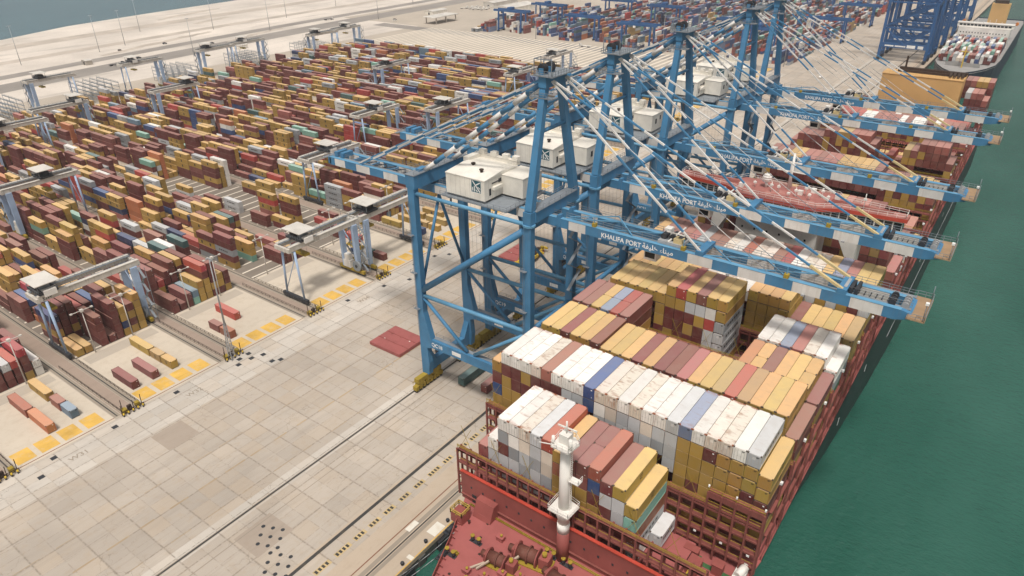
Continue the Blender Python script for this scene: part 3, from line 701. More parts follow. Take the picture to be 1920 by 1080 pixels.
# ------------------------------------------------------------------ the big container ship
CX = 84.3
ship = empty('container_ship', (CX,-40,0), label='huge container ship with red bow deck, white mast and full deck load at the quay', cat='container ship')
def sp(mb, name, mats, parent=ship):
    """ship part: shapes are written in world coordinates, the part hangs under the ship"""
    o = mb.build(name, mats, parent)
    if parent is ship: o.location = (-CX,40,0)
    return o
ZD = 27.4
st = [(-97,.3,0,-3),(-93,3.6,.3,-1),(-86,7.8,1.2,2),(-76,12.6,3,6),(-66,16.6,5,9.5),(-58,19.6,7,12),(-50,23.2,9,15),(-44,26.2,10.5,17),(-36,29.2,12.5,19.5),(-28,30.1,14.5,21.5),(-8,30.1,18,25),(10,30.1,22,27.6),(26,30.1,24.6,28.8),(48,30.1,27,29.8),(90,30.1,29,30.1),(130,30.1,30.1,30.1),(268,30.1,30.1,30.1),(300,30.1,27,30),(307,29,22,28)]
b = MB()
for (ya,da,wa,ka),(yb_,dbb,wb,kb) in zip(st, st[1:]):
    ka, kb = max(ka,.05), max(kb,.05)
    for sg in (-1,1):
        A = [(CX+sg*da,ya,ZD),(CX+sg*ka,ya,11),(CX+sg*max(wa,.02),ya,-3),(CX+sg*max(wa,.02)*.97,ya,-9)]
        B = [(CX+sg*dbb,yb_,ZD),(CX+sg*kb,yb_,11),(CX+sg*max(wb,.02),yb_,-3),(CX+sg*max(wb,.02)*.97,yb_,-9)]
        for i in range(3):
            qd = [A[i],A[i+1],B[i+1],B[i]]; b.poly(qd if sg > 0 else qd[::-1], 0, True)
b.poly([(CX-28,307,-9),(CX+28,307,-9),(CX+29,307,ZD),(CX-29,307,ZD)], 0)
for y in (95,180): b.bar((CX+30.16,y,12),(CX+30.16,min(y+84,266),12), .12,.22, 2)        # rubbing strake
for y in (30,58,92,140,190): b.box(CX+30.0, CX+30.14, y, y+.7, 20, 22, 1)                  # draught and tug marks
sp(b, 'hull', [HULLBLK, LETTER, GREY])
b = MB(); edge = [(CX-d,y) for y,d,_,_ in st if y <= -28]; edge2 = [(CX+d,y) for y,d,_,_ in reversed(st) if y <= -28]
b.prism(edge+edge2, ZD-.3, ZD-.02); sp(b, 'forecastle_deck', SHIPRED)
b = MB(); b.box(CX-30, CX+30, -27.9, 306.5, ZD-.3, ZD-.05); sp(b, 'main_deck', SHIPRED)
# bow bulwark with ribs inside
b = MB()
fe = [(y,d) for y,d,_,_ in st if y <= -48]
for sg in (-1,1):
    for (ya,da),(y2,d2) in zip(fe, fe[1:]):
        p, q = V((CX+sg*(da-.15),ya,ZD+.6)), V((CX+sg*(d2-.15),y2,ZD+.6)); b.bar(p, q, .14, 1.35, 0)
        for i in range(5):
            c = p.lerp(q, (i+.5)/5); b.bar(c+V((-sg*.1,0,-.4)), c+V((-sg*.75,0,-.55)), .1, .9, 1)
sp(b, 'bulwark', [BULWK, SHIPRED])
# breakwater
b = MB(); b.box(59.3, 109.4, -47.75, -47.45, ZD, 34.4, 0); b.box(59.2, 109.5, -47.95, -47.3, 34.4, 34.62, 1)
b.box(59.3, 109.4, -48.1, -47.75, ZD+1.2, ZD+1.38, 3)
for i in range(17):
    x = 61.9+i*2.92
    b.prism([(x-.2,-47.80),(x+.2,-47.80),(x+.2,-47.74),(x-.2,-47.74)], 31.0, 31.5, 2)
b.box(62.0, 63.1, -47.82, -47.7, ZD+.1, ZD+2.2, 2)
b.extr([(-47.75,ZD),(-50.6,ZD),(-49.2,ZD+3.4),(-47.75,ZD+3.4)], 'x', 64.3, 68.6, 0)
for i in range(6): b.box(98+i*2.0, 98.9+i*2.0, -47.80, -47.74, 29.6, 29.75, 3)
sp(b, 'breakwater', [BULWK, REDEDGE, DARK, LASHRED])
# foremast
b = MB(); b.tube((84.3,-48.9,ZD),(84.3,-48.9,34.6), 1.15, 1, 20); b.tube((84.3,-48.9,34.6),(84.3,-48.9,36.8), 1.16, 0, 20)
b.tube((84.3,-48.9,36.8),(84.3,-48.9,55.2), 1.06, 0, 20, .92); mast = sp(b, 'foremast', [SHIPWH, BULWK])
def mpart(mb, name, mats): o = mb.build(name, mats, mast); return o
b = MB(); b.prism([(82.2,-51),(86.4,-51),(86.6,-47.4),(84.3,-46.9),(82.2,-47.4)], 40.2, 40.5); b.rail([(82.2,-51,40.5),(86.4,-51,40.5),(86.6,-47.4,40.5),(84.3,-46.9,40.5),(82.2,-47.4,40.5),(82.2,-51,40.5)], 1.1, 0, .07)
b.tube((84.3,-48.9,37.6),(84.3,-48.9,40.2), 1.1, 0, 12, 1.8); mpart(b, 'platform', SHIPWH)
b = MB(); b.prism([(82.7,-51.2),(86.1,-51.2),(86.5,-48.2),(85,-47),(82.5,-47.8)], 55.0, 55.3); b.rail([(82.7,-51.2,55.3),(86.1,-51.2,55.3),(86.5,-48.2,55.3),(85,-47,55.3),(82.5,-47.8,55.3),(82.7,-51.2,55.3)], 1.0, 0, .06, 1)
b.box(83.4, 85.2, -49.8, -48.2, 55.3, 57.2); b.tube((84.3,-48.9,57.2),(84.3,-48.9,59.6), .16); b.bar((82.6,-48.9,58.2),(86.2,-48.7,58.2), .2,.25)
b.tube((85.9,-50.2,55.3),(85.9,-50.2,57.3), .35); b.tube((82.8,-50.6,55.3),(82.8,-50.6,57), .28); b.bar((81.2,-52.4,56.2),(84.2,-51.6,56.4), .12)
mpart(b, 'radar_platform', SHIPWH)
b = MB(); b.bar((85.62,-49.3,40.5),(85.5,-49.3,55.2), .07); b.bar((85.62,-48.7,40.5),(85.5,-48.7,55.2), .07)
for i in range(30): b.bar((85.6,-49.3,41+i*.47),(85.6,-48.7,41+i*.47), .05)
b.box(85.4, 87.4, -49.7, -48.3, 47.6, 47.8); b.rail([(85.6,-49.7,47.8),(87.4,-49.7,47.8),(87.4,-48.3,47.8)], 1.1, 0, .06)
mpart(b, 'ladder', SHIPWH)
# deck machinery
WINCHR = paint('winch drum rust brown', (.15,.055,.04), .7, .5)
def winch(x, y, s=1, rz=0):
    b = MB()
    b.tube((-1.7,0,1.25),(1.7,0,1.25), 1.15, 0, 16); b.tube((-1.9,0,1.25),(-1.7,0,1.25), 1.6, 1, 16); b.tube((1.7,0,1.25),(1.9,0,1.25), 1.6, 1, 16); b.tube((.1,0,1.25),(.3,0,1.25), 1.5, 0, 16)
    b.box(2.2, 3.9, -.9, .9, .2, 2.3, 1); b.tube((-3.4,0,1.25),(-2,0,1.25), .62, 0, 12); b.box(-2.6,-2.2,-.8,.8,0,1.9,1)
    b.box(-2.2, 4.1, -1.5, 1.5, 0, .22, 2); b.tube((2.9,0,2.3),(2.9,0,3.0), .4, 2, 10); b.bar((-1.6,-1.2,.9),(-3.8,-3.6,.4), .35, .3, 3); b.bar((-1,-1.3,1.6),(-2.6,-3.2,.5), .3,.3, 3)
    o = b.build('mooring_winch', [WINCHR, BULWK, HAZ_Y, paint('mooring rope', (.45,.36,.28), .9, .2)], ship, (x-CX,y+40,ZD)); o.rotation_euler = (0,0,rz); o.scale = (s,s,s); return o
for x, y, s, a in ((79.4,-52.9,1.15,.15),(75.4,-57,1.0,.1),(87.2,-54.6,1.1,-.2),(83,-61,1.0,.2),(93.5,-57.5,1,-.3),(99,-52,1,.2),(72,-66,.9,.5)): winch(x, y, s, a)
for x, y in ((69,-55.4),(74,-63.5),(82.3,-49.9),(85.9,-49.9),(79.5,-66),(67,-60.5),(98,-59.5)):
    b = MB()
    for d in (-.75,.75): b.tube((d,0,0),(d,0,1.25), .32, 0, 10); b.tube((d,0,1.25),(d,0,1.5), .42, 1, 10)
    b.box(-1.3,1.3,-.4,.4,0,.15,0); o = b.build('mooring_bitts', [DARK, HAZ_Y], ship, (x-CX,y+40,ZD))
for x, y in ((71.9,-61.8),(75.2,-60.9),(77.6,-58.6),(66.3,-49.6),(90,-52),(72.5,-52.2),(80.5,-57.2)):
    b = MB(); b.box(-.7,.7,-.5,.5,0,.9,0); b.box(-.8,.8,-.6,.6,.9,1.05,0); b.tube((.2,0,1.05),(.2,0,1.5),.25,1,8); b.build('deck_hatch', [SHIPRED, HAZ_Y], ship, (x-CX,y+40,ZD))
STAGE_Y = paint('faded yellow rail paint', (.42,.29,.06), .6, .4)
b = MB(); b.box(-1.4,1.4,-1.3,1.3,0,2.1,1); b.rail([(-1.4,-1.3,2.1),(1.4,-1.3,2.1),(1.4,1.3,2.1),(-1.4,1.3,2.1),(-1.4,-1.3,2.1)], 1.1, 0, .16, 1.2)
b.build('rail_platform', [STAGE_Y, BULWK], ship, (62.9-CX,-52.6+40,ZD))
for y, d in ((-56,21.1),(-61.5,18.3),(-67,15.4),(-50.4,22.6)):
    b = MB(); b.tube((0,-1,.55),(0,1,.55), .5, 0, 10); b.box(-.7,.5,-1.4,1.4,0,.3,0); b.build('fairlead', [DARK], ship, (-d,y+40,ZD))
rd = random.Random(4)
for i in range(26):
    y = rd.uniform(-68,-50.5); d = max(2, 16.5+(y+66)*.42); x = CX+rd.uniform(-d, d*.5)
    b = MB(); k = rd.random()
    if k < .5: b.box(-.22,.22,-.2,.2,0,.12,0)
    elif k < .8: b.tube((0,0,0),(0,0,.7), .16, 0, 8); b.tube((0,0,.7),(0,0,.85), .3, 0, 8)
    else: b.box(-.5,.5,-.3,.3,0,.5,1); b.tube((.2,0,.5),(.2,0,1.1), .12, 1, 6)
    b.build('deck_fitting', [SOOT, HAZ_Y], ship, (x-CX,y+40,ZD))
for x in (80.6,88):
    b = MB()
    for i in range(26): b.box(x-.16, x+.16, -60-i*1.15-.42, -60-i*1.15+.42, ZD+.02, ZD+.22, 0)
    sp(b, 'anchor_chain', [SOOT])
for yy, z in ((-48.45,.25),(-48.75,.25)):
    b = MB(); b.tube((62,yy,ZD+z),(108,yy,ZD+z), .1, 0, 6); sp(b, 'deck_pipe', [HAZ_Y])
# hatch covers and coamings
for i, (yf, rows) in BAYS.items():
    b = MB()
    if i == 0: b.box(64, 79, yf-.2, yf+12.4, ZD, ZB-.3); b.box(79.3, 97, yf-.2, yf+12.4, ZD, ZB-.3); b.box(97.3, 103.6, yf+3, yf+12.4, ZD, ZB-.3)
    else:
        for x0 in (54.9, 69.6, 84.4, 99.2): b.box(x0, x0+14.5, yf-.2, yf+12.4, ZD, ZB-.3)
    sp(b, 'hatch_cover', SHIPRED)
b = MB(); b.box(101.5,102.6,-46,-33.2,ZD,ZD+.04); b.box(104.2,105.2,-45,-33.5,ZD,ZD+.04); b.box(96,112,-35.6,-34.6,ZD,ZD+.05); sp(b, 'green_walkway', GREENP)
b = MB()
for x, y, w, l, h in ((105,-37,2.2,3,1.8),(107.6,-38.5,1.6,1.6,1.2),(103.4,-34.4,2.6,1.4,2.0),(108.8,-35.2,1.8,1.8,2.3),(110.4,-38.6,1.4,2.4,1.5),(100.2,-39.6,1.4,1.2,1.3)):
    b.box(x-w/2,x+w/2,y-l/2,y+l/2,ZD,ZD+h,0); b.box(x-w/2-.1,x+w/2+.1,y-l/2-.1,y+l/2+.1,ZD+h,ZD+h+.1,0)
b.rail([(99,-40,ZD),(104.6,-40,ZD),(104.6,-33.5,ZD)], 1.1, 1, .09); b.rail([(106,-40.5,ZD),(111.5,-39.2,ZD)], 1.1, 1, .09)
sp(b, 'deck_housings', [BULWK, BRIGHT_Y])
b = MB(); b.tube((112.3,-35.2,ZD+1.6),(112.9,-32.6,ZD+2.0), .75, 0, 12); b.box(111.4,113.4,-35.6,-32.4,ZD,ZD+1.1,0); sp(b, 'life_raft', SHIPWH)
# lashing bridges stand between the bays
LBM = [LASHRED, HAZ_Y, LETTER]
def lash(y, x0, x1, zt, zt2=None, xs=None, full=True):
    b = MB(); n = max(2, round((x1-x0)/RP)); lv = [ZD+2.6+k*3.05 for k in range(int((zt-ZD-2.6)/3.05)+1)]
    for i in range(n+1):
        x = x0+(x1-x0)*i/n; z1 = zt if xs is None or x < xs else zt2
        for dy in ((-.68,.55) if full else (-.3,)):
            b.bar((x,y+dy,ZD),(x,y+dy,z1), .34, .34, 0)
    for z in lv + [zt-.2]:
        b.box(x0, x1, y-.62, y+.62, z-.12, z, 0); b.box(x0, x1, y-.70, y-.62, z-.34, z+.06, 0)
        b.bar((x0,y-.66,z+1.05),(x1,y-.66,z+1.05), .07, .07, 1)
    if xs:
        b.box(xs, x1, y-.62, y+.62, zt2-.12, zt2, 0); b.box(xs, x1, y-.72, y-.62, zt2-1.3, zt2+.05, 0)
        b.rail([(xs,y-.66,zt2),(x1,y-.66,zt2)], 1.05, 1, .09, 2.47)
        for x in (xs,(xs+x1)/2,x1): b.box(x-.14,x+.14,y-.75,y-.45,zt2+1,zt2+1.4,2)
    b.rail([(x0,y-.66,zt),(xs or x1,y-.66,zt)], 1.05, 1, .06, 2.47)
    for i in range(0, n, 3):                       # lashing rods crossed against the stacks
        x = x0+(x1-x0)*i/n
        if full: b.bar((x,y+.5,zt-.2),(x+RP,y+.85,zt+4.6), .06, .06, 1); b.bar((x+RP,y+.5,zt-.2),(x,y+.85,zt+4.6), .06, .06, 1)
    for i in range(n):
        x = x0+(x1-x0)*(i+.5)/n
        if i % 2: b.box(x-.35,x+.15,y-.72,y-.6,lv[min(1,len(lv)-1)]-.9,lv[min(1,len(lv)-1)]-.5,2)
    sp(b, 'lashing_bridge', LBM)
lash(-46.55, 58.2, 110, 39.4)
lash(-32.35, 54.5, 114.2, 40.0, 42.9, 104.2)
for i in sorted(BAYS):
    if i < 2 or i in (7,20): continue
    lash(BAYS[i][0]-1.25, 54.5, 114.2, 43.2 if i < 8 else 42, full=i < 7)
lash(37.2-.9, 54.5, 114.2, 43); lash(51.3, 54.5, 114.2, 43, full=False)
# rail and stanchions along the seaward deck edge
b = MB(); b.rail([(CX+29.9,-28,ZD),(CX+29.9,268,ZD)], 1.1, 0, .1, 6)
for y in range(-24, 266, 14):
    b.bar((CX+29.8,y,ZD),(CX+29.8,y,43), .35, .5, 1); b.bar((CX+29.9,y+1,33.6),(CX+29.9,y+11.5,39.2), .1, .1, 1); b.box(CX+29.4,CX+30,y-.3,y+.3,43,43.5,2)
b.box(CX+29.5, CX+30.05, -28, 268, 33.4, 33.6, 1); b.box(CX+29.5, CX+30.05, -28, 268, 39.2, 39.4, 1)
sp(b, 'side_gallery', [LASHRED, LASHRED, LETTER])
# bridge house: plan polygon with a bay in the middle
plan = [(54.5,58.8),(69,57.2),(74.6,53.6),(94,53.6),(99.6,57.2),(114.6,58.8),(114.6,62.6),(98.5,63.6),(97,66.5),(71.5,66.5),(70,63.6),(54.5,62.6)]
def inset(p, d):
    cx, cy = CX, 62
    return [(cx+(x-cx)*(1-d/30), cy+(y-cy)*(1-d/8)) for x, y in p]
b = MB(); b.box(73.5, 95.2, 56.5, 67, ZD, 59.8, 0); b.prism(inset(plan,.9), 59.8, 64.0, 0)
for x0, x1 in ((66.0,67.3),(103.6,104.9)):
    s_ = 1 if x0 < CX else -1
    b.extr([(x0,ZD),(x1,ZD),(x1+s_*0,50),(x1+s_*5.2,59.8),(x0-s_*0-(0 if s_ > 0 else 0),59.8)] if s_ > 0 else [(x1,ZD),(x0,ZD),(x0,50),(x0-5.2,59.8),(x1,59.8)], 'y', 57.8, 65, 0)
b.prism(inset(plan,.2), 59.6, 60.0, 0)
house = sp(b, 'bridge_house', [SHIPWH])
b = MB(); b.prism(plan, 63.9, 64.9, 1, 0)
for x0, x1 in ((57,72),(96,111)):
    for k in range(3): b.box(x0, x1, 60+k*.9, 60.1+k*.9, 64.9, 65.2, 0)
b.rail([(p[0],p[1],64.9) for p in inset(plan,.5)+[inset(plan,.5)[0]]], 1.1, 2, .07, 2.2); b.build('roof', [ROOFRED, REDEDGE, SHIPWH], house)
b = MB(); ip = inset(plan,.85); z0, z1 = 61.3, 63.5
for (xa,ya),(xb,yb_) in zip(ip, ip[1:]+ip[:1]):
    L_ = math.hypot(xb-xa, yb_-ya); n = max(1, round(L_/2.0)); nx, ny = (yb_-ya)/L_, -(xb-xa)/L_
    for i in range(n):
        t0, t1 = (i+.08)/n, (i+.92)/n
        b.poly([(xa+(xb-xa)*t0+nx*.03,ya+(yb_-ya)*t0+ny*.03,z0),(xa+(xb-xa)*t1+nx*.03,ya+(yb_-ya)*t1+ny*.03,z0),(xa+(xb-xa)*t1+nx*.03,ya+(yb_-ya)*t1+ny*.03,z1),(xa+(xb-xa)*t0+nx*.03,ya+(yb_-ya)*t0+ny*.03,z1)])
b.build('windows', [GLASSD], house)
b = MB()
for z in (33,36,39,42,45,48,51,54,57):
    for i in range(6): b.box(75.2+i*3.4, 75.7+i*3.4, 56.46, 56.5, z, z+.6)
b.build('portholes', [GLASSD], house)
b = MB(); b.tube((78.6,61.6,64.9),(78.6,61.6,66.4), .35, 0, 8)
for k in range(6):
    a0, a1 = -1.57+k*.5236, -1.57+(k+1)*.5236
    b.tube((78.6,61.6,67.6+1.35*math.sin(a0)),(78.6,61.6,67.6+1.35*math.sin(a1)), max(.05,1.35*math.cos(a0)), 0, 14, max(.05,1.35*math.cos(a1)))
b.build('radome', [SHIPWH], house)
b = MB(); b.tube((84.3,63,64.9),(84.3,63,75), .5, 0, 10, .3); b.bar((80.5,63,70),(88,63,70), .25); b.bar((82,63,72.5),(86.6,63,72.5), .3,.4); b.bar((84.3,63,69),(84.3,66,64.9), .2)
b.build('radar_mast', [SHIPWH], house)
for x, y, h in ((81,58.4,3),(82.6,59.5,2.2),(87.4,58.6,2.6),(89.5,60.5,3.4),(91,58.2,2),(93.4,61.8,2.8),(76,60,1.8),(104.2,58.8,4.5),(64,59.5,5),(86,57,1.6),(95.5,59,2.2)):
    b = MB(); b.tube((x,y,64.9),(x,y,64.9+h), .10, 0, 6); b.box(x-.4,x+.4,y-.25,y+.25,64.9+h*.6,64.9+h*.6+.5,0); b.build('antenna', [SHIPWH], house)
for x, y in ((73,58),(88,61),(97,63),(90.5,64.5)):
    b = MB(); b.box(x-.6,x+.6,y-.5,y+.5,64.9,66.1); b.build('roof_locker', [SHIPWH], house)
# tan engine casing with its exhausts
b = MB(); b.extr([(66.5,ZD),(101.9,ZD),(101.9,57),(66.5,57)], 'y', 274, 286, 0); b.box(66.2,102.2,273.8,286.2,57,57.25,0); cas = sp(b, 'funnel_casing', [BUFF])
b = MB(); b.box(72, 102.3, 284.2, 286.5, 57.25, 59, 0); b.box(72, 95, 281.8, 284.1, 57.25, 57.9, 1); b.box(72,95,281,281.8,57.25,58.4,0)
for i in range(4): b.tube((95.6+i*1.7,283.4,57.2),(95.6+i*1.7,279.2,59.4), .62, 0, 10); b.tube((95.6+i*1.7,279.2,59.4),(95.6+i*1.7,278.2,56.8), .6, 0, 10)
b.box(74.2,75,284.6,285.4,59,64.5,0); b.build('exhaust_pipes', [SOOT, BUFF], cas)
b = MB(); b.rail([(66.6,274.2,57.25),(101.8,274.2,57.25)], 1.1, 0, .08, 3); b.rail([(102.2,274.2,57.25),(102.2,286,57.25)], 1.1, 0, .08, 3); b.build('hand_rail', [BUFF], cas)
b = MB(); b.rail([(CX-28,306.6,ZD),(CX+28,306.6,ZD)], 1.1, 0, .1, 4); sp(b, 'stern_rail', [BULWK])
# mooring lines from the bow to the quay
for (x0,y0_),(x1,y1_) in (((66,-60),(43.6,-70)),((64.6,-56.5),(43.6,-64)),((69,-67),(43.6,-92))):
    b = MB(); n = 8
    for i in range(n):
        f = lambda t: (x0+(x1-x0)*t, y0_+(y1_-y0_)*t, ZD+.8+(.6-ZD)*t-5*t*(1-t))
        b.tube(f(i/n), f((i+1)/n), .07, 0, 5)
    sp(b, 'mooring_line', [GREY])

# ------------------------------------------------------------------ second ship further along
s2 = empty('container_ship', (78,530,0), label='smaller navy hulled container ship with cream bridge moored further up the quay', cat='container ship')
def s2p(mb, name, mats, parent=None):
    o = mb.build(name, mats, parent or s2)
    if parent is None: o.location = (-78,-530,0)
    return o
st2 = [(508,.3,.1),(514,4,2),(525,11,6.5),(540,17,12.5),(558,21.3,18),(585,22.5,22),(640,22.5,22.5),(820,22.5,22),(842,21,16)]
b = MB(); z2 = 16
for (ya,da,wa),(yb_,dbb,wb) in zip(st2, st2[1:]):
    for sg in (-1,1):
        for (p,q,za,zb) in (((da,dbb),(da*.45+wa*.55,dbb*.45+wb*.55),z2+1.2,4),((da*.45+wa*.55,dbb*.45+wb*.55),(wa,wb),4,-6)):
            qd = [(78+sg*p[0],ya,za),(78+sg*q[0],ya,zb),(78+sg*q[1],yb_,zb),(78+sg*p[1],yb_,za)]; b.poly(qd if sg > 0 else qd[::-1], 0, True)
b.poly([(58,842,-6),(98,842,-6),(99,842,z2+1),(57,842,z2+1)], 0); s2p(b, 'hull', NAVY)
b = MB(); b.prism([(78-d,y) for y,d,_ in st2]+[(78+d,y) for y,d,_ in reversed(st2)], z2-.3, z2); s2p(b, 'deck', DUSTY)
b = MB(); b.box(66,90,545,545.5,z2,z2+3,0); b.box(77.6,78.4,540,540.8,z2,32,1); b.bar((75,540.4,28),(81,540.4,28),.5,.5,1); s2p(b, 'breakwater_mast', [DUSTY, BRIGHT_Y])
b = MB(); b.box(58,98,655.0,666.0,z2,31,0); b.box(56.2,99.8,657.0,664.0,31,34,0); b.box(56,100,656.6,664.4,34,34.5,0)
for i in range(14): b.box(58+i*2.9,60.2+i*2.9,656.9,657,31.9,33.4,1)
for z in (17,20,23,26): 
    for i in range(16): b.box(60+i*2.3,60.8+i*2.3,654.95,655,z,z+1,1)
for k in range(7): b.box(62+k*4.6,62.3+k*4.6,657.5,658,34.5,36.5+k%3,0)
s2p(b, 'bridge_house', [SHIPWH, GLASSD])
b = MB(); b.box(70,86,782,792,z2,38,0); b.box(72,84,784,790,38,41,1); s2p(b, 'funnel', [BUFF, SOOT])
b = MB(); b.tube((99.4,700,30),(99.4,705,30), 1.4, 0, 10); b.tube((56.6,700,30),(56.6,705,30), 1.4, 0, 10); s2p(b, 'lifeboats', [paint('lifeboat orange', (.6,.2,.04))])
# ------------------------------------------------------------------ ship-to-shore cranes
GAUGE = 38.85
BW = [CRANE_BLUE, WHITE, CRANE_PALE, HAZ_Y, DARK, PIPEG, STAY_Y]
SEAMC = paint('house seam paint', (.52,.48,.42), .6, .4)  # slightly darker tone for the sheet seams
def make_crane():
    root = empty('quay_crane', (0,0,0))
    P = lambda mb, name, mats=BW, par=root: mb.build(name, mats, par)
    W = 20.7
    for x, sx in ((1.0,1),(39.8,-1)):
        for y, sy in ((0,1),(W,-1)):
            b = MB(); top = 69.6 if x < 5 else 68
            b.box(x-1.15, x+1.15, y-.95, y+.95, 27, top, 0)
            # foot spreading inwards below the portal beam level
            b.extr([(x-sx*1.15,4.6),(x+sx*1.5,4.6),(x+sx*2.0,9),(x+sx*1.6,14.6),(x+sx*3.6,15.3),(x+sx*3.6,18.2),(x+sx*3.0,20.2),(x+sx*1.15,27),(x-sx*1.15,27)], 'y', y-.95, y+.95, 0)
            b.extr([(y+sy*.95,5),(y+sy*3.4,5),(y+sy*3.4,8.6),(y+sy*.95,13.5)], 'x', x-1.0, x+1.0, 0)
            if x > 5:
                b.prism([(x+1.75*math.cos(t*.5236),y+1.55*math.sin(t*.5236)) for t in range(12)], 64.2, 64.7, 2)
            else:
                b.bar((x-1.7,y,20),(x-1.7,y,66), .12, .7, 5)
            P(b, 'leg')
            b = MB(); yc = y - sy*.3 + sy*2.2
            b.box(x-.9, x+.9, y-5.2 if sy > 0 else y-5.4, y+5.4 if sy > 0 else y+5.2, 3.2, 4.7, 0)
            for i in range(8):
                c = y-5.6+i*1.6; b.tube((x-.5,c,.55),(x+.5,c,.55), .5, 1, 10); b.box(x-.8,x+.8,c-.55,c+.55,.9,2.3,0)
            for c in (y-3.6,y,y+3.6): b.extr([(c-1.8,2.2),(c+1.8,2.2),(c+.6,3.4),(c-.6,3.4)], 'x', x-.85, x+.85, 0)
            b.rail([(x-1.2,y-5.6,2.4),(x-1.2,y+5.6,2.4)], 1.0, 0, .1, 2); P(b, 'bogie', [HAZ_Y, DARK])
        b = MB(); b.box(x-.9, x+.9, 3.4, W-3.4, 5.2, 8.4, 0); b.rail([(x-.9,3.4,8.4),(x-.9,W-3.4,8.4)], 1.1, 5, .08, 3); P(b, 'sill_beam')
    for y, s in ((0,-1),(W,1)):
        b = MB(); b.box(4.6, 36.2, y-.85, y+.85, 15.3, 18.2, 0); b.box(4.6,36.2,y+.15,y+1.5,18.2,18.3,5); b.rail([(4.6,y+1.4,18.3),(36.2,y+1.4,18.3)], 1.1, 5, .07, 3)
        pb = P(b, 'portal_beam')
        b = MB(); b.box(12.6, 16.0, y-.89, y-.86, 16.1, 17.4, 0); P(b, 'notice_plate', [LETTER], pb)
        for p, q, r, m in (((2,y,64.4),(38.6,y,64.4),.55,2),((1.6,y,34.2),(38.2,y,62.4),.95,0),((2,y,32.4),(38.7,y,33.2),.62,2),((2,y,31.6),(18,y,18.6),.55,0),((20.6,y,18.6),(38.4,y,32),.55,2)):
            b = MB(); b.tube(p, q, r, m, 12); P(b, 'brace')
    # cross beams joining the two frames
    b = MB(); b.box(-.6, 2.6, -.96, W+.96, 65.9, 69.7, 0); b.box(-.8,2.8,-1.1,W+1.1,69.7,69.85,5); b.rail([(-.7,-1,69.85),(-.7,W+1,69.85)], 1.1, 5, .08, 2.5); b.rail([(2.7,-1,69.85),(2.7,W+1,69.85)], 1.1, 5, .08, 2.5)
    b.box(.2,1.8,2.5,5.2,69.85,70.6,0); b.box(.2,1.8,15.6,18.2,69.85,70.6,0); P(b, 'cross_beam')
    b = MB(); b.box(38.4, 41.2, .95, W-.95, 65.0, 67.9, 0); b.box(38.2,41.5,.95,W-.95,67.9,68.02,5); b.rail([(41.4,1.2,68),(41.4,W-1.2,68)], 1.1, 5, .08, 2.5); b.rail([(38.3,1.2,68),(38.3,W-1.2,68)], 1.1, 5, .08, 2.5); P(b, 'cross_beam')
    b = MB(); b.tube((39.8,.9,33.4),(39.8,W-.9,33.4), .7, 0, 10); P(b, 'brace')
    b = MB(); b.tube((1,.9,33.4),(1,W-.9,33.4), .7, 0, 10); P(b, 'brace')
    for x in (1.0,39.8):
        b = MB(); b.tube((x,.6,34),(x,W/2,60.5), .45, 0, 8); b.tube((x,W-.6,34),(x,W/2,60.5), .45, 0, 8); b.tube((x,W/2,60.5),(x,W/2,66), .45, 0, 8)
        if x < 5: P(b, 'brace')
    # twin girders, banded blue and white
    G1, G2, gz0, gz1 = 7.4, 13.3, 62.6, 64.95
    gir = MB(); bands = [(-41,-38.6,0),(-38.6,-34,1),(-34,-29,0),(-29,-23.2,1),(-23.2,-17.4,0),(-17.4,-11.6,1),(-11.6,2.8,0),(2.8,7,1),(7,13,0),(13,19,1),(19,25,1),(25,31,0),(31,36,1),(36,43.6,0)]
    for y in (G1, G2):
        for a, c, m in bands: gir.box(a, c, y-.55, y+.55, gz0, gz1, m)
        gir.box(-41, 43.6, y-.6, y+.6, gz1, gz1+.08, 2)
    gir.box(-41.6, -40.4, G1-.55, G2+.55, gz0+.2, gz1-.1, 0)
    for x in (-33,-25,-17,-9): gir.box(x-.3, x+.3, G1+.55, G2-.55, gz0+1.2, gz1-.2, 0)
    g = P(gir, 'landside_girder')
    wk = MB()
    for y, s in ((G1,1),(G2,1)):
        wk.box(-41, 43.4, *sorted((y+s*.7, y+s*1.75)), gz1-.2, gz1-.08, 0); wk.rail([(-41,y+s*1.7,gz1-.08),(43.4,y+s*1.7,gz1-.08)], 1.15, 0, .075, 2.6)
    wk.rail([(-41.6,G1-1.7,gz1),(-41.6,G2+1.7,gz1)], 1.15, 0, .075, 2); wk.box(-43,-41.5,G1-1.7,G2+1.7,gz1-.2,gz1-.05,0)
    P(wk, 'walkway', [PIPEG], g)
    for x in (-40,-37.5):
        b = MB(); b.box(x, x+1.4, G1+.9, G2-.9, gz1, gz1+1.5, 0); P(b, 'winch_box', [CRANE_BLUE], g)
    b = MB()
    for x in range(-30,-6,4): b.bar((x,G1+.4,gz1-.4),(x+4,G2-.4,gz1-.4), .28, .28, 1); b.bar((x+4,G1+.4,gz1-.6),(x,G2-.4,gz1-.6), .28, .28, 1)
    P(b, 'cross_bracing', [CRANE_BLUE, DARK], g)
    # boom
    bm = MB(); bb = [(44.2,47,0),(47,51.8,1),(51.8,78.4,0),(78.4,84.2,1),(84.2,90,0),(90,95.9,1),(95.9,101.6,0),(101.6,107.3,1),(107.3,112.9,0),(112.9,118.9,1)]
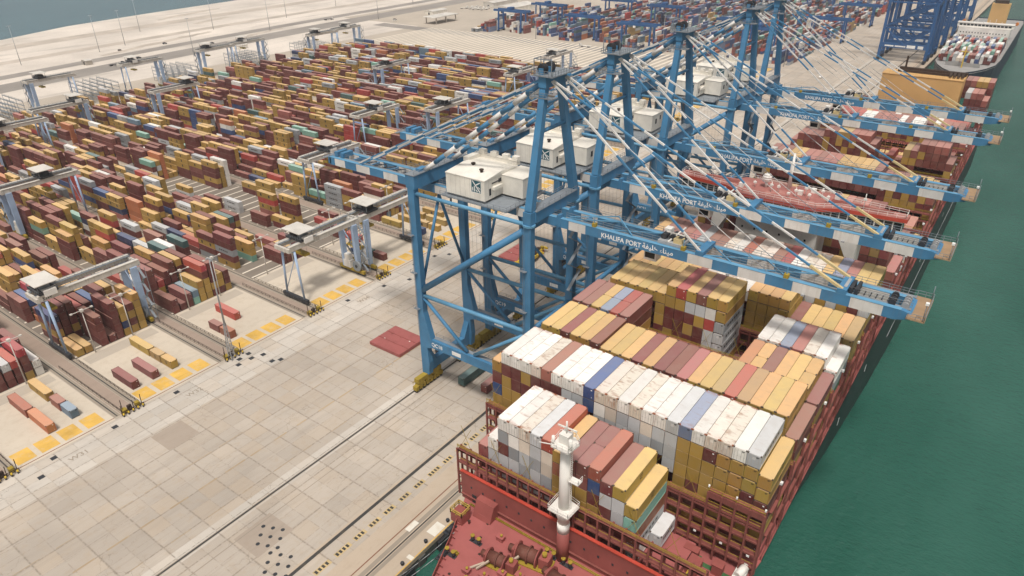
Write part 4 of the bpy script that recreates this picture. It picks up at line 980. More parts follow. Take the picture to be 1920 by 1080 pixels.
    for y in (G1, G2):
        for a, c, m in bb: bm.box(a, c, y-.55, y+.55, gz0, gz1, m)
        bm.extr([(118.9,gz0),(121,gz0),(124.2,gz0+.9),(124.2,gz1-.5),(122.4,gz1),(118.9,gz1)], 'y', y-.55, y+.55, 0)
        bm.box(44.2, 122, y-.6, y+.6, gz1, gz1+.08, 2)
        bm.extr([(43.2,gz0+.4),(44.6,gz0),(44.6,gz1+1.0),(43.6,gz1+.8)], 'y', y-.7, y+.7, 0)
    for x in (50,112.2,123.4): bm.box(x-.5, x+.5, G1+.55, G2-.55, gz0+.3, gz1-.3, 0)
    for x in (81,111): bm.box(x-.9, x+.9, G1-.6, G2+.6, gz1+.08, gz1+1.1, 0)
    boom = P(bm, 'boom')
    wk = MB()
    for y, s in ((G1,1),(G2,1)):
        wk.box(45, 123.5, *sorted((y+s*.7, y+s*1.7)), gz1-.25, gz1-.13, 0); wk.rail([(45,y+s*1.65,gz1-.13),(123.5,y+s*1.65,gz1-.13)], 1.15, 0, .075, 2.6)
    wk.box(123.2,126.4,G1-2.4,G2+2.4,gz1-.6,gz1-.4,1); wk.rail([(123.4,G1-2.4,gz1-.4),(126.3,G1-2.4,gz1-.4),(126.3,G2+2.4,gz1-.4),(123.4,G2+2.4,gz1-.4)], 1.2, 0, .08, 1.2)
    wk.tube((126,G1-2.2,gz1-.4),(126,G1-2.2,gz1+3.6), .08, 0, 6); wk.box(125.7,126.3,G1-2.5,G1-1.9,gz1+3.2,gz1+3.7,2); wk.tube((126,G2+2.2,gz1-.4),(126,G2+2.2,gz1+2.6), .08, 0, 6)
    P(wk, 'walkway', [PIPEG, paint('weathered plank', (.33,.22,.13), .8, .3), LETTER], boom)
    br = MB(); zz = gz1+1.5; xs_ = [46,58,70,82,94,106]
    for i, (xa, xb) in enumerate(zip(xs_, xs_[1:])):                 # raised light blue lattice over the boom
        if i == 0: br.bar((46.6,G1+.6,gz1+.6),(57.5,G2-.2,gz1+1.6), .22, .22, 0); br.bar((57.5,G2-.2,gz1+1.6),(64,G1+.2,gz1+.3), .22,.22,0)
        br.bar((xa,G1+.3,gz1+.1),(xb,G2-.3,gz1+.3), .24, .24, 0); br.bar((xb,G2-.3,gz1+.3),(xb+6,G1+.3,gz1+.1), .24, .24, 0)
    for x in (54,77,100): br.bar((x,G1,gz1),(x,G1,gz1+2.6), .16, .16, 0); br.box(x-.5,x+.5,G1-.5,G1+.5,gz1+.1,gz1+1.0,1)
    for i in range(9):
        x = 113.5+i*1.1
        br.bar((x,G1+.5,gz1-.9),(x,G2-.5,gz1-.9), .18, .3, 2)
    for x in (111.3,112.4,113.4): br.box(x-.3,x+.3,G1+.8,G2-.8,gz1-.2,gz1+1.2,2 if x > 112 else 3)
    for y in (G1+1.2,G1+2.4,G2-2.4,G2-1.2):
        br.tube((120,y-.2,gz1+.3),(120,y+.2,gz1+.3), .7, 2, 10); br.tube((122.4,y-.2,gz1+.3),(122.4,y+.2,gz1+.3), .7, 3, 10)
        br.tube((46,y,gz1-.1),(119,y,gz1-.15), .035, 2, 4)
    P(br, 'boom_bracing', [CRANE_PALE, HAZ_Y, DARK, GREY], boom)
    text('KHALIFA PORT', 1.72, LETTER, boom, 'lettering', (56.2,G1-.56,63.05), (rad(90),0,0), .015, .92)
    text('\uFE94\uFED4\uFEF4\uFEE0\uFEA7 \uFE80\uFE8E\uFEE8\uFEF4\uFEE3', 1.75, LETTER, boom, 'arabic_lettering', (67.2,G1-.56,63.25), (rad(90),0,0), .015, 1.0)
    # trolley with driver's cab
    b = MB(); b.box(70.5, 76.4, G1+.3, G2-.3, gz1+.15, gz1+.9, 0)
    for x in (71.4,73.4,75.4): b.tube((x,G1+1.4,gz1+1.5),(x,G2-1.4,gz1+1.5), .75, 1, 12)
    b.box(70.6,72.2,G2-2.4,G2-.6,gz1+.9,gz1+2.7,2); b.box(74.2,76.2,G1+.6,G1+2.4,gz1+.9,gz1+2.0,3); b.bar((73,G1+.5,gz1+.9),(75,G2-.6,gz1+3.2), .3, .3, 2); b.bar((72.2,G1+1,gz1+3.2),(76.2,G1+2,gz1+2.6), .22,.22,2)
    tr = P(b, 'trolley', [GREY, DARK, SHIPWH, STAY_Y])
    b = MB(); b.box(66.8,70,G1+1.6,G2-1.6,59.4,61.8,0); b.box(66.75,66.82,G1+1.9,G2-1.9,59.8,61.4,1); b.box(67.1,69.6,G1+1.55,G1+1.62,60,61.4,1); b.bar((68.4,10.3,61.8),(70.8,10.3,gz1+.3), .5,.5,0); P(b, 'cab', [SHIPWH, GLASSD], tr)
    # machinery house on the girders
    b = MB(); z0, z1 = 66.3, 71.9; x0, x1, ya, yb2 = 11.3, 24.3, 2.3, 16.9
    b.box(x0, x1, ya, yb2, z0, z1, 0)
    b.poly([(x0-.12,ya-.12,z1),(x1+.12,ya-.12,z1),(x1+.12,(ya+yb2)/2,z1+.75),(x0-.12,(ya+yb2)/2,z1+.75)], 0); b.poly([(x0-.12,(ya+yb2)/2,z1+.75),(x1+.12,(ya+yb2)/2,z1+.75),(x1+.12,yb2+.12,z1),(x0-.12,yb2+.12,z1)], 0)
    for x in (x0-.12,x1+.12): b.poly([(x,ya-.12,z1),(x,yb2+.12,z1),(x,(ya+yb2)/2,z1+.75)], 0)
    b.box(x0-.1,x1+.1,ya-.1,yb2+.1,z1-.22,z1-.01,0); b.box(x1, 31.2, 9.6, 18.2, z0, z1-.4, 0); b.box(x1-.0, 31.3, 9.5, 18.3, z1-.4, z1-.25, 0)
    b.box(9.4, 11.28, 12, 17.4, z0+.3, z1+1.2, 0)
    mh = P(b, 'machinery_house', [CREAM])
    b = MB(); b.box(9.8,32,1.2,18.8,65.35,65.6,0); b.rail([(9.8,1.2,65.6),(32,1.2,65.6),(32,18.8,65.6)], 1.1, 0, .07, 2); b.bar((12,3,62),(12,3,65.4),.4,.4,0); b.box(10,32,G1-.8,G1+.8,65.03,65.36,0); b.box(10,32,G2-.8,G2+.8,65.03,65.36,0); P(b, 'base_frame', [PIPEG], mh)
    b = MB()                                               # sheet seams and gutter stains
    for i in range(1, 8): x = x0+(x1-x0)*i/8; b.box(x-.03,x+.03,ya-.014,ya,z0,z1-.25,0)
    for i in range(1, 9): y = ya+(yb2-ya)*i/9; b.box(x1,x1+.014,y-.03,y+.03,z0,z1-.25,0)
    for i in range(1, 6): x = x0+(x1-x0)*i/6; b.box(x-.04,x+.04,ya,(ya+yb2)/2-.2,z1-.01,z1+.02,0)
    P(b, 'sheet_seams', [SEAMC], mh)
    b = MB()
    for x, y in ((15.2,9.2),(20.2,6.4)): b.tube((x,y,72.1),(x,y,72.9), .35, 0, 8); b.tube((x,y,72.9),(x,y,73.2), .62, 0, 8)
    P(b, 'roof_vents', [SOOT], mh)
    b = MB(); b.box(24.3,24.42,4.2,4.9,67.4,69.2,0); b.box(24.3,25.1,5.4,9.0,68.6,69.4,1); b.box(24.3,24.4,5.4,8.6,70.2,70.5,0); b.box(24.3,24.42,8.2,8.9,69.9,70.9,0); b.box(24.3,24.42,9,9.35,69.9,70.9,0); b.box(31.2,31.28,12,13,68.4,70,0); b.box(31.2,31.28,15.2,15.9,69.2,70.6,0); P(b, 'louvres_and_doors', [DARK, CREAM], mh)
    b = MB(); b.box(9.6,24,17,18.4,71.9,73,0); b.rail([(10,16.9,72.5),(24.2,16.9,72.5),(24.2,10,72.6)], 1.1, 0, .07, 1.6)
    for x in (11,15,19,22.4): b.box(x,x+1.8,16.9,18.4,73,74.2,0)
    P(b, 'roof_plant', [CREAM], mh)
    b = MB(); y = ya-.03                                  # square teal emblem with white crossing strokes
    b.poly([(20.0,y,68.3),(23.1,y,68.3),(23.1,y,71.5),(20.0,y,71.5)], 0); y -= .02
    for p in ([(20.2,71.3),(20.5,71.4),(23.0,68.6),(22.7,68.4)],[(20.9,70.1),(21.2,69.9),(21.2,68.5),(20.9,68.5)],[(21.2,70.3),(22.9,71.3),(22.9,71.0),(21.5,70.1)],[(22.0,70.0),(22.9,69.6),(22.9,69.3),(22.1,69.7)],[(20.3,69.5),(20.6,69.7),(20.6,68.6),(20.3,68.6)],[(21.5,69.2),(22.2,68.5),(21.8,68.5),(21.5,68.8)]):
        b.poly([(p_[0],y,p_[1]) for p_ in p][::-1], 1)
    b.poly([(19.85,ya-.02,68.15),(23.25,ya-.02,68.15),(23.25,ya-.02,71.65),(19.85,ya-.02,71.65)], 1)
    P(b, 'emblem', [TEAL_E, LETTER], mh)
    # A-frame and its head
    for y0, y1 in ((.4,7.0),(W-.4,W-7.0)):
        b = MB(); b.bar((39.8,y0,68),(39.3,y1,97.2), 2.0, 1.9, 0, 1.6, 1.6); P(b, 'mast_post')
    hd = MB(); hd.box(38.3, 40.4, 5.8, W-5.8, 96.6, 99.2, 0); hd.box(36.8, 42.6, 5.2, W-5.0, 99.2, 99.4, 5)
    for y in (6.6,9.6): 
        for k in range(3): hd.tube((38.6,y+k*.5,100.6),(38.6,y+k*.5+.25,100.6), 1.15, 4, 14)
        hd.box(38,39.2,y-.3,y+1.8,99.4,100.8,0)
    hd.rail([(36.8,5.2,99.4),(42.6,5.2,99.4),(42.6,W-5,99.4),(36.8,W-5,99.4),(36.8,5.2,99.4)], 1.15, 5, .08, 1.2)
    for x, y in ((37.2,5.6),(37.2,8.4),(42,5.6)): hd.bar((x,y,99.4),(x,y,103), .16,.16,5)
    hd.bar((37.2,5.6,103),(37.2,8.4,103),.2,.2,5); hd.bar((37.2,5.6,103),(42,5.6,103),.2,.2,5)
    hd.box(36.2,42.4,5.4,8,94.2,94.4,5); hd.rail([(36.2,5.4,94.4),(42.4,5.4,94.4)], 1.1, 5, .08, 1.2); hd.rail([(36.2,W-5.4,94.4),(42.4,W-5.4,94.4)], 1.1, 5, .08, 1.2)
    P(hd, 'mast_head')
    b = MB(); b.tube((39.5,5,86.5),(39.5,W-5,86.5), .5, 0, 8); P(b, 'brace')
    for i, y in enumerate((G1,G2)):
        ty = 7.4 if i == 0 else W-7.4
        b = MB(); b.banded((41,ty,98),(81,y,gz1+.9), .46, .4, 9, [1,0,1]); P(b, 'inner_forestay')
        b = MB(); p, q = V((41.4,ty,98.2)), V((111,y,gz1+.9)); e = p.lerp(q,.90); b.banded(p, e, .42, .38, 12, [1,0]); b.bar(e, q, .62, .5, 6); P(b, 'outer_forestay')
        b = MB(); p, q = V((41.2,ty+(.9 if i == 0 else -.9),97.6)), V((96,y,gz1+.4)); b.banded(p, q, .11, .11, 9, [5,1]); P(b, 'hoist_rope')
        b = MB(); b.banded((37.8,ty,97),(2.0,4.4 if i == 0 else W-4.4,69.9), 1.25, 1, 10, [0,1], True); P(b, 'backstay_pipe')
        b = MB(); b.banded((37.6,ty,98),(-28,y,gz1+.4), .44, .38, 12, [0,1]); P(b, 'outer_backstay')
        b = MB(); b.banded((37.4,ty+(.8 if i == 0 else -.8),97.2),(-27,y,gz1+.2), .42, .4, 12, [1,0]); P(b, 'outer_backstay')
    b = MB()
    for x, y in ((-.25,-1.05),(38.55,-1.05)):
        b.bar((x,y,20),(x,y,62), .07,.07,0); b.bar((x+.5,y,20),(x+.5,y,62), .07,.07,0)
        for z in (28,40,52): b.box(x-.5,x+1.4,y-.9,y+.05,z,z+.1,0); b.rail([(x-.5,y-.85,z+.1),(x+1.4,y-.85,z+.1)], 1.0, 0, .06, .9)
    P(b, 'leg_ladders', [PIPEG])
    for x in (8,24,56,66,88,104):
        b = MB(); b.box(x-.35,x+.35,G1-.95,G1-.56,gz0-.25,gz0+.1,0); P(b, 'flood_lamp', [GREY])
    # stairs, lift shaft and cable reel on the far landside leg
    b = MB(); b.box(-1.9,-.3,W+.98,W+2.9,19,64,0); P(b, 'lift_shaft', [PIPEG])
    b = MB()
    for i in range(11):
        z = 20+i*4.0; s = 1 if i % 2 else -1
        b.bar((42.2,W/2-s*3+8,z),(42.2,W/2+s*3+8,z+4), .9, .15, 0)
    b.rail([(41.3,W-3,20),(41.3,W-3,21)], 1, 0, .08); P(b, 'stairs', [PIPEG])
    b = MB(); b.tube((-2.6,10.3,7),(-1.4,10.3,7), 2.6, 0, 20); b.tube((-2.7,10.3,7),(-1.3,10.3,7), .7, 1, 10); P(b, 'cable_reel', [DARK, HAZ_Y])
    b = MB()                                               # hoist ropes under the girders
    for x in (12.5,14,15.5,17,18.5,20,21.5): b.bar((x,G1+1.4,gz0),(x+.4,G1+1.6,22), .035, .035, 0)
    P(b, 'hanging_ropes', [PIPEG])
    return root
crane0 = make_crane()
CY = [3.75, 35.57, 77.6, 137.4, 168.1]
CN = ['QC18','QC19','QC20','QC21','QC22']
CL = ['nearest blue and white quay crane, number QC18 on its portal beam','second quay crane from the front, number QC19, boom over the red bridge roof side',
      'third quay crane from the front, its boom reaching beyond the ship bridge','fourth quay crane from the front, beside the last striped boom','furthest of the five blue quay cranes with lowered booms']
CL[1] = 'second of the five lowered blue quay cranes, numbered QC19'; CL[2] = 'middle one of the five lowered blue quay cranes, numbered QC20'; CL[3] = 'second furthest of the five lowered blue quay cranes, numbered QC21'
cranes = [crane0]
for i in range(1, 5): cranes.append(copy_tree(crane0))
for i, c in enumerate(cranes):
    c.location = (0, CY[i], 0); tag(c, CL[i], 'quay crane', 'quay cranes with lowered booms')
    pbs = [k for k in c.children if k.name.startswith('portal_beam')]
    near = min(pbs, key=lambda o: min(v[1] for v in o.bound_box))
    text(CN[i], 1.75, LETTER, near, 'number_lettering', (4.4,-.87,16.1), (rad(90),0,0), .015, 1.0)

# ------------------------------------------------------------------ older cranes with raised booms
def make_old_crane():
    root = empty('raised_quay_crane', (0,0,0)); m = [DEEP_BLUE, LETTER, DARK, SHIPWH]
    P = lambda mb, name, mats=m, par=root: mb.build(name, mats, par)
    W, X1 = 18, 41
    for x in (2,X1):
        for y in (0,W):
            b = MB(); b.bar((x,y,3),(x,y,52), 2.4, 2.2, 0); b.box(x-1,x+1,y-4,y+4,.3,3.2,2); P(b, 'leg')
        b = MB(); b.box(x-1,x+1,0,W,4,7,0); P(b, 'sill_beam')
    for y in (0,W):
        b = MB(); b.box(2,X1,y-.9,y+.9,12,16,0); P(b, 'portal_beam')
        for p, q in (((2,y,30),(X1,y,50)),((2,y,29),(X1,y,29)),((2,y,29),(21,y,15)),((21,y,15),(X1,y,29)),((2,y,51),(X1,y,51))):
            b = MB(); b.bar(p, q, 1.2, 1.2, 0); P(b, 'brace')
    b = MB()
    for i, (a, c) in enumerate(((5.5,13),(14,23),(24,31),(33,37.5))): b.box(a, c, -.96, -.92, 13 if i < 2 else 12.6, 14.2 if i < 2 else 15.2, 1)
    P(b, 'notice_plates')
    b = MB(); b.box(-25,43,5.5,7,52,55,0); b.box(-25,43,11,12.5,52,55,0); b.box(0,4,0,W,50.5,53,0); b.box(X1-2,X1+2,0,W,50.5,53,0); P(b, 'landside_girder')
    b = MB(); b.box(8,24,3,15,55.2,61,3); P(b, 'machinery_house')
    for y in (.5,W-.5):
        b = MB(); b.bar((X1,y,53),(X1-1,9+(y-9)*.3,82), 1.8, 1.8, 0); P(b, 'mast_post')
    for y in (6.2,11.8):
        b = MB(); p, q = V((44,y,54)), V((62,y,112)); b.bar(p, q, 1.5, 2.6, 0); P(b, 'raised_boom')
        b = MB(); b.bar((X1-1,y,81),(2,y,53.5), .9,.9,0); P(b, 'backstay')
        b = MB(); b.bar((X1,y,81),(58,y,98), .4,.4,0); P(b, 'forestay')
    for i in range(1,8):
        b = MB(); p = V((44,6.2,54)).lerp(V((62,6.2,112)), i/8); b.bar(p, p+V((0,5.6,0)), .7, .9, 0); P(b, 'boom_tie')
    return root
oc = make_old_crane()
for i, y in enumerate((628,668,724,790,846,930)):
    c = oc if i == 0 else copy_tree(oc)
    c.location = (0,y,0)
    tag(c, ['nearest deep blue crane with its boom raised, white plates on its beam','second deep blue raised boom crane, just behind the nearest one','third deep blue raised boom crane beside the second ship bow',
            'fourth deep blue raised boom crane beside the second ship','fifth deep blue raised boom crane by the second ship bridge','furthest deep blue raised boom crane at the top of the quay'][i], 'quay crane', 'deep blue cranes with raised booms')
# deep blue gantries over the older stacks
def make_rmg():
    root = empty('stack_gantry', (0,0,0)); m = [DEEP_BLUE, SHIPWH, DARK]
    P = lambda mb, name: mb.build(name, m, root)
    for x in (0,32):
        for y in (-5.5,5.5):
            b = MB(); b.bar((x,y,1.2),(x,y*.8,22), 1.5, 1.5, 0); b.box(x-.8,x+.8,y-1.6,y+1.6,.1,1.4,2); P(b, 'leg')
        b = MB(); b.box(x-.6,x+.6,-5.5,5.5,2,3.6,0); P(b, 'sill_beam')
    for y in (-4.4,4.4):
        b = MB(); b.box(-7,39,y-.75,y+.75,22,24.4,0); P(b, 'girder')
    b = MB(); b.box(12,17,-4,4,24.5,27,0); b.box(12.6,15,-5.2,-3.8,20,22,1); P(b, 'trolley')
    return root
rg = make_rmg()
RG = [(-398,572),(-392,640),(-306,580),(-230,560),(-266,700),(-155,640),(-118,600),(-190,830),(-80,700),(-80,830),(-340,720),(-300,860),(-230,980),(-150,930)]
RL = ['beside the shelter at the terminal edge','behind the first one at the terminal edge','over the stacks left of the first mast head','over the stacks between two mast heads','deep in the stacks behind the mast heads','over stacks behind the fourth mast head','spanning stacks right of the fifth mast head',
      'far back over the top row of stacks','by the raised cranes over the seaward stacks','far back by the raised cranes','left of the far stacks in the terminal','far back in the left stacks','near the top edge of the picture','top centre over the farthest stacks']
for i, (x, y) in enumerate(RG):
    c = rg if i == 0 else copy_tree(rg); c.location = (x,y,0); tag(c, 'deep blue stack gantry ' + RL[i], 'gantry crane', 'deep blue stack gantries')
# ------------------------------------------------------------------ automated yard cranes
def make_asc():
    root = empty('yard_crane', (0,0,0)); m = [ASC_W, ASC_B, DARK, HAZ_Y, ROOFG, PIPEG, SHIPWH]
    P = lambda mb, name, par=root: mb.build(name, m, par)
    Wd, D = 29.0, 10.2      # span along y, leg spacing along x
    # slim hinged side
    for x in (-D/2, D/2):
        b = MB(); b.tube((x*1.0,0,2.0),(x*.72,0,21.8), .38, 1, 10, .5); P(b, 'leg')
    b = MB(); b.tube((-D/2,0,3.2),(D/2*.8,0,20.5), .16, 1, 6); b.tube((-D/2*.72,0,21.4),(D/2*.72,0,21.4), .4, 1, 8); P(b, 'brace')
    # rigid side: pairs of wide plated legs
    for x in (-D/2, D/2):
        b = MB(); b.extr([(Wd-.95,2.4),(Wd+.95,2.4),(Wd+1.25,22.2),(Wd-1.25,22.2)], 'x', x*.78-.6, x*.78+.6, 1); P(b, 'leg')
    b = MB(); b.tube((-D/2*.8,Wd,20.5),(D/2*.7,Wd,10), .16, 1, 6); P(b, 'brace')
    for y in (0,Wd):
        b = MB(); b.box(-7.2,7.2,y-.55,y+.55,1.0,2.3,3 if y else 2)
        for x in (-6,-4.2,4.2,6): b.tube((x,y-.3,.5),(x,y+.3,.5), .5, 2, 10); b.box(x-.7,x+.7,y-.5,y+.5,.5,1.2,2)
        P(b, 'bogie')
    for x in (-3.4,3.4):
        b = MB(); b.box(x-.6,x+.6,-2.0,Wd+2.6,22.2,24.1,0); b.box(x-.75,x+.75,-2.0,Wd+2.6,24.1,24.22,0)
        s = -1 if x < 0 else 1
        b.box(*sorted((x-s*.6,x-s*1.6)),-2,Wd+2.6,23.9,24.0,5); b.rail([(x-s*1.55,-2,24),(x-s*1.55,Wd+2.6,24)], 1.1, 5, .07, 2.4)
        P(b, 'girder')
    for y in (-2.2,Wd+2.2):
        b = MB(); b.box(-4.2,4.2,y-.5,y+.5,22.0,23.6,0); P(b, 'end_tie')
    # electric cabinets and cable reel low on the rigid side
    b = MB(); b.box(-3.8,.2,Wd-1.1,Wd+1.1,2.4,5.6,6); b.box(-3.0,-.4,Wd-1,Wd+1,5.6,8.2,6); b.tube((4.0,Wd-1.3,4.4),(4.0,Wd-.2,4.4), 2.3, 5, 18); b.tube((4.0,Wd-1.45,4.4),(4,Wd-.1,4.4), .7, 2, 10); P(b, 'cabinet')
    # zig-zag stair tower
    b = MB()
    for i in range(7):
        z = 2.6+i*2.75; a, c = (5.6,8.4) if i % 2 else (8.4,5.6); b.bar((a,Wd+1.0,z),(c,Wd+1.0,z+2.75), .8, .14, 0); b.box(min(a,c)-.6 if c < a else c, (min(a,c) if c < a else c+.6), Wd+.4,Wd+1.8,z+2.7,z+2.8,0)
    b.bar((8.9,Wd+1.6,2),(8.9,Wd+1.6,23), .14,.14,0); b.bar((5.2,Wd+1.6,2),(5.2,Wd+1.6,23), .14,.14,0); b.build('stair_tower', [PIPEG], root)
    # trolley with its flat sun roof
    b = MB(); b.box(-4.4,4.4,-3,3,24.5,25.2,2); b.box(-2.8,-.4,-2,2,25.2,26.8,2); b.box(.6,2.8,-1.4,1.4,25.2,26.6,5); b.box(3.2,5.2,-1.6,2.2,23.8,25.9,6)
    for x in (-4,4):
        for y in (-2.8,2.8): b.bar((x,y,25.2),(x,y,28), .16,.16,5)
    b.rail([(-4.4,-3,25.2),(4.4,-3,25.2),(4.4,3,25.2)], 1.0, 5, .07, 1.4)
    for x in (-1.4,1.4):
        for y in (-1.2,1.2): b.bar((x,y,24.5),(x,y,18.6), .05,.05,5)
    b.box(-3,3,-1.2,1.2,17.6,18.5,3)
    t = P(b, 'trolley'); b = MB(); b.prism([(-5.2,-3.8),(5.2,-3.8),(5.2,3.8),(-5.2,3.8)], 28.0, 28.25, 4); b.build('sun_roof', m, t)
    return root
asc0 = make_asc()
def asc(i, k, x, ty, flip, label):
    c = asc0 if i == 0 else copy_tree(asc0)
    y = by(k)-2.0
    if flip: c.location = (x, y+29.0, 0); c.rotation_euler = (0,0,math.pi)
    else: c.location = (x, y, 0)
    for t in c.children:
        if t.name.startswith('trolley'): t.location = (0, (29-ty) if flip else ty, 0)
    return tag(c, label, 'yard crane', 'pale yard cranes over the stacks')
ASCS = [(0,-113,1.5,False,'nearest pale yard crane marked 32W straddling the third yard block'),(1,-230,17,True,'pale yard crane standing at the left edge above the fourth yard block'),
 (2,-76.6,6,False,'pale yard crane nearest quay, over the empty striped slots'),(3,-76.6,4,True,'pale yard crane paired with the one over the empty slots'),(4,-151,13,False,'pale yard crane left of the nearest quay crane girder tip'),
 (6,-191,14,False,'pale yard crane over the middle of the far stacks'),(7,-163,10,True,'pale yard crane right of the middle one with wide blue legs'),(10,-182,6,False,'pale yard crane behind the nearest mast head'),(9,-282,8,True,'pale yard crane left of the one behind the mast head'),
 (3,-366,25,False,'pale yard crane at back left before the sand'),(5,-352,24,True,'pale yard crane behind the first back left one'),(2,-342,6,True,'pale yard crane cut by the left edge near the back'),
 (1,-452,22,False,'first pale yard crane from left along the back road'),(4,-458,8,True,'second pale yard crane from left along the back road'),(6,-460,8,False,'third pale yard crane from left along the back road'),(8,-464,6,True,'fourth pale yard crane from left along the back road'),
 (9,-468,10,False,'fifth pale yard crane from left along the back road'),(11,-446,6,True,'sixth pale yard crane from left along the back road'),(12,-452,14,False,'last pale yard crane along the back road before the striped yard'),(12,-196,7,False,'pale yard crane at the edge of the striped empty yard')]
for i, a in enumerate(ASCS):
    c = asc(i, *a)
near_asc = asc0
g_ = max([k for k in near_asc.children if k.name.startswith('girder')], key=lambda o: max(v[0] for v in o.bound_box))
text('32W', 1.45, BLACKL, g_, 'number_lettering', (4.02,-.9,22.55), (rad(90),0,rad(90)), .02)

# ------------------------------------------------------------------ masts, fences, bits and pieces
def make_light(h, arm=3.2):
    root = empty('light_mast', (0,0,0))
    b = MB(); b.tube((0,0,0),(0,0,h), .34, 0, 8, .16); b.build('pole', [GREY], root)
    b = MB(); b.box(-arm/2,arm/2,-.12,.12,h-.3,h-.1,0); b.box(-.12,.12,-arm/2,arm/2,h-.3,h-.1,0)
    for x, y in ((-arm/2,0),(arm/2,0),(0,-arm/2),(0,arm/2)): b.box(x-.35,x+.35,y-.35,y+.35,h-.55,h-.3,0)
    b.build('lamp_head', [GREY], root); return root
lm = make_light(36)
# tall mast on lattice legs by the nearest lane, with its base frame
b = MB()
LM = [(-664.3,158,'first on left beyond the perimeter road'),(-669.7,236,'second from left on the sand'),(-684,271,'third from left on the sand'),(-563.5,278,'standing beside the perimeter road behind the yard cranes'),(-700.3,390,'fourth on the sand near the lagoon edge'),(-705,503,'fifth on the sand towards the top'),(-630,420,'behind the fifth yard crane along the road'),
      (-760,330,'closest to the lagoon shore'),(-740,620,'at top left beyond the road'),(-660,700,'at top centre by the road'),(-590,560,'behind the grey shelter'),(-330,545,'at the corner of the cross road'),(-180,548,'along the cross road before the older stacks'),(-60,548,'where the cross road meets the apron')]
for i, (x, y, w) in enumerate(LM):
    c = lm if i == 0 else copy_tree(lm); c.location = (x,y,-.1); tag(c, 'tall thin grey light mast ' + w, 'light mast', 'tall light masts')
def make_yard_light():
    root = empty('lane_light', (0,0,0))
    b = MB(); b.tube((0,0,0),(0,0,17), .22, 0, 8, .12); b.build('pole', [ROOFG], root)
    b = MB(); b.bar((0,-3.4,16.6),(0,3.4,16.6), .18,.18,0); b.box(-.35,.35,-3.7,-3.0,16.4,16.8,0); b.box(-.35,.35,3.0,3.7,16.4,16.8,0); b.box(-.5,.5,-.5,.5,16.2,17,0); b.build('cross_arm', [ROOFG], root); return root
yl = make_yard_light(); n = 0
for k in range(-1, 9):
    for j, off in enumerate((5.2,18.4)):
        c = yl if n == 0 else copy_tree(yl); n += 1; c.location = (-104.2, by(k)+off, 0)
        tag(c, f"thin lane light with cross arm, {'first' if j == 0 else 'second'} before the {BLKN[k]} yard block", 'lane light', 'lane lights in front of the stacks')
# mast that stands between third and fourth blocks
root = empty('lattice_light_mast', (-62.2,by(0)+30.2,0), label='tallest grey light mast on splayed legs at the aisle end beside yellow pads', cat='light mast')
b = MB()
for x, y in ((-1,-1),(1,-1),(0,1.2)): b.bar((x*.9,y*.9,0),(x*.28,y*.28,14), .22,.22,0)
for i in range(9):
    s0, s1 = .9-i*.069, .9-(i+1)*.069; z = i*1.55
    for p, q in (((-1,-1),(1,-1)),((1,-1),(0,1.2)),((0,1.2),(-1,-1))): b.bar((p[0]*s0,p[1]*s0,z),(q[0]*s1,q[1]*s1,z+1.55), .1,.1,0)
b.build('base_lattice', [GREY], root)
b = MB(); b.tube((0,0,13.5),(0,0,38), .34, 0, 8, .14); b.build('pole', [GREY], root)
b = MB(); b.box(-1.2,1.2,-.15,.15,37.4,37.7,0); b.box(-1.4,-.8,-.4,.4,37,37.4,0); b.box(.8,1.4,-.4,.4,37,37.4,0); b.build('lamp_head', [GREY], root)
# fences along the aisles with striped posts at the quay end
def make_fence(y0):
    root = empty('aisle_fence', (0,0,0))
    for yy in (0,-5.6):
        b = MB(); b.rail([(-64.5,yy,0),(-104,yy,0)], 1.3, 0, .11, 2.4); b.box(-104,-64.5,yy-.12,yy+.12,0,.25,1); b.build('rail_line', [FRAME_SHADE, paint('fence kerb', (.42,.36,.29), .8, .3)] if y0 is None else FM, root)
    b = MB()
    for x, y, h in ((-63.6,.3,3.4),(-63.2,-2.4,3),(-64.4,-5.2,4.2),(-63.4,-5.9,3.0)): b.bar((x,y,0),(x-.5,y+.3,h), .18,.18,0)
    b.rail([(-62.8,.6,0),(-62.8,-6.2,0)], 1.1, 0, .14, 1.1); b.box(-64.8,-63.4,-1.4,-.2,0,1.5,1); b.box(-64.9,-63.2,-5.6,-4.2,0,1.3,1); b.box(-64.4,-63.6,-3.8,-2.6,0,1.8,0)
    b.build('gate_frame', [SOOT, HAZ_Y], root)
    for i in range(5):
        b = MB(); b.tube((-62.1,-6+i*1.5,0),(-62.1,-6+i*1.5,.55), .26, 0, 8); b.tube((-62.1,-6+i*1.5,.55),(-62.1,-6+i*1.5,1.1), .26, 1, 8); b.build('striped_bollard', [DARK, BRIGHT_Y], root)
    return root
FM = [FRAME_SHADE, paint('fence kerb', (.42,.36,.29), .8, .3)]
f0 = make_fence(0)
for i, k in enumerate(range(-1, 12)):
    c = f0 if i == 0 else copy_tree(f0); c.location = (0, by(k)-1.2, 0)
    tag(c, f'dark post and rail fence with striped bollards along the aisle before the {BLKN[k]} yard block', 'fence', 'aisle fences')
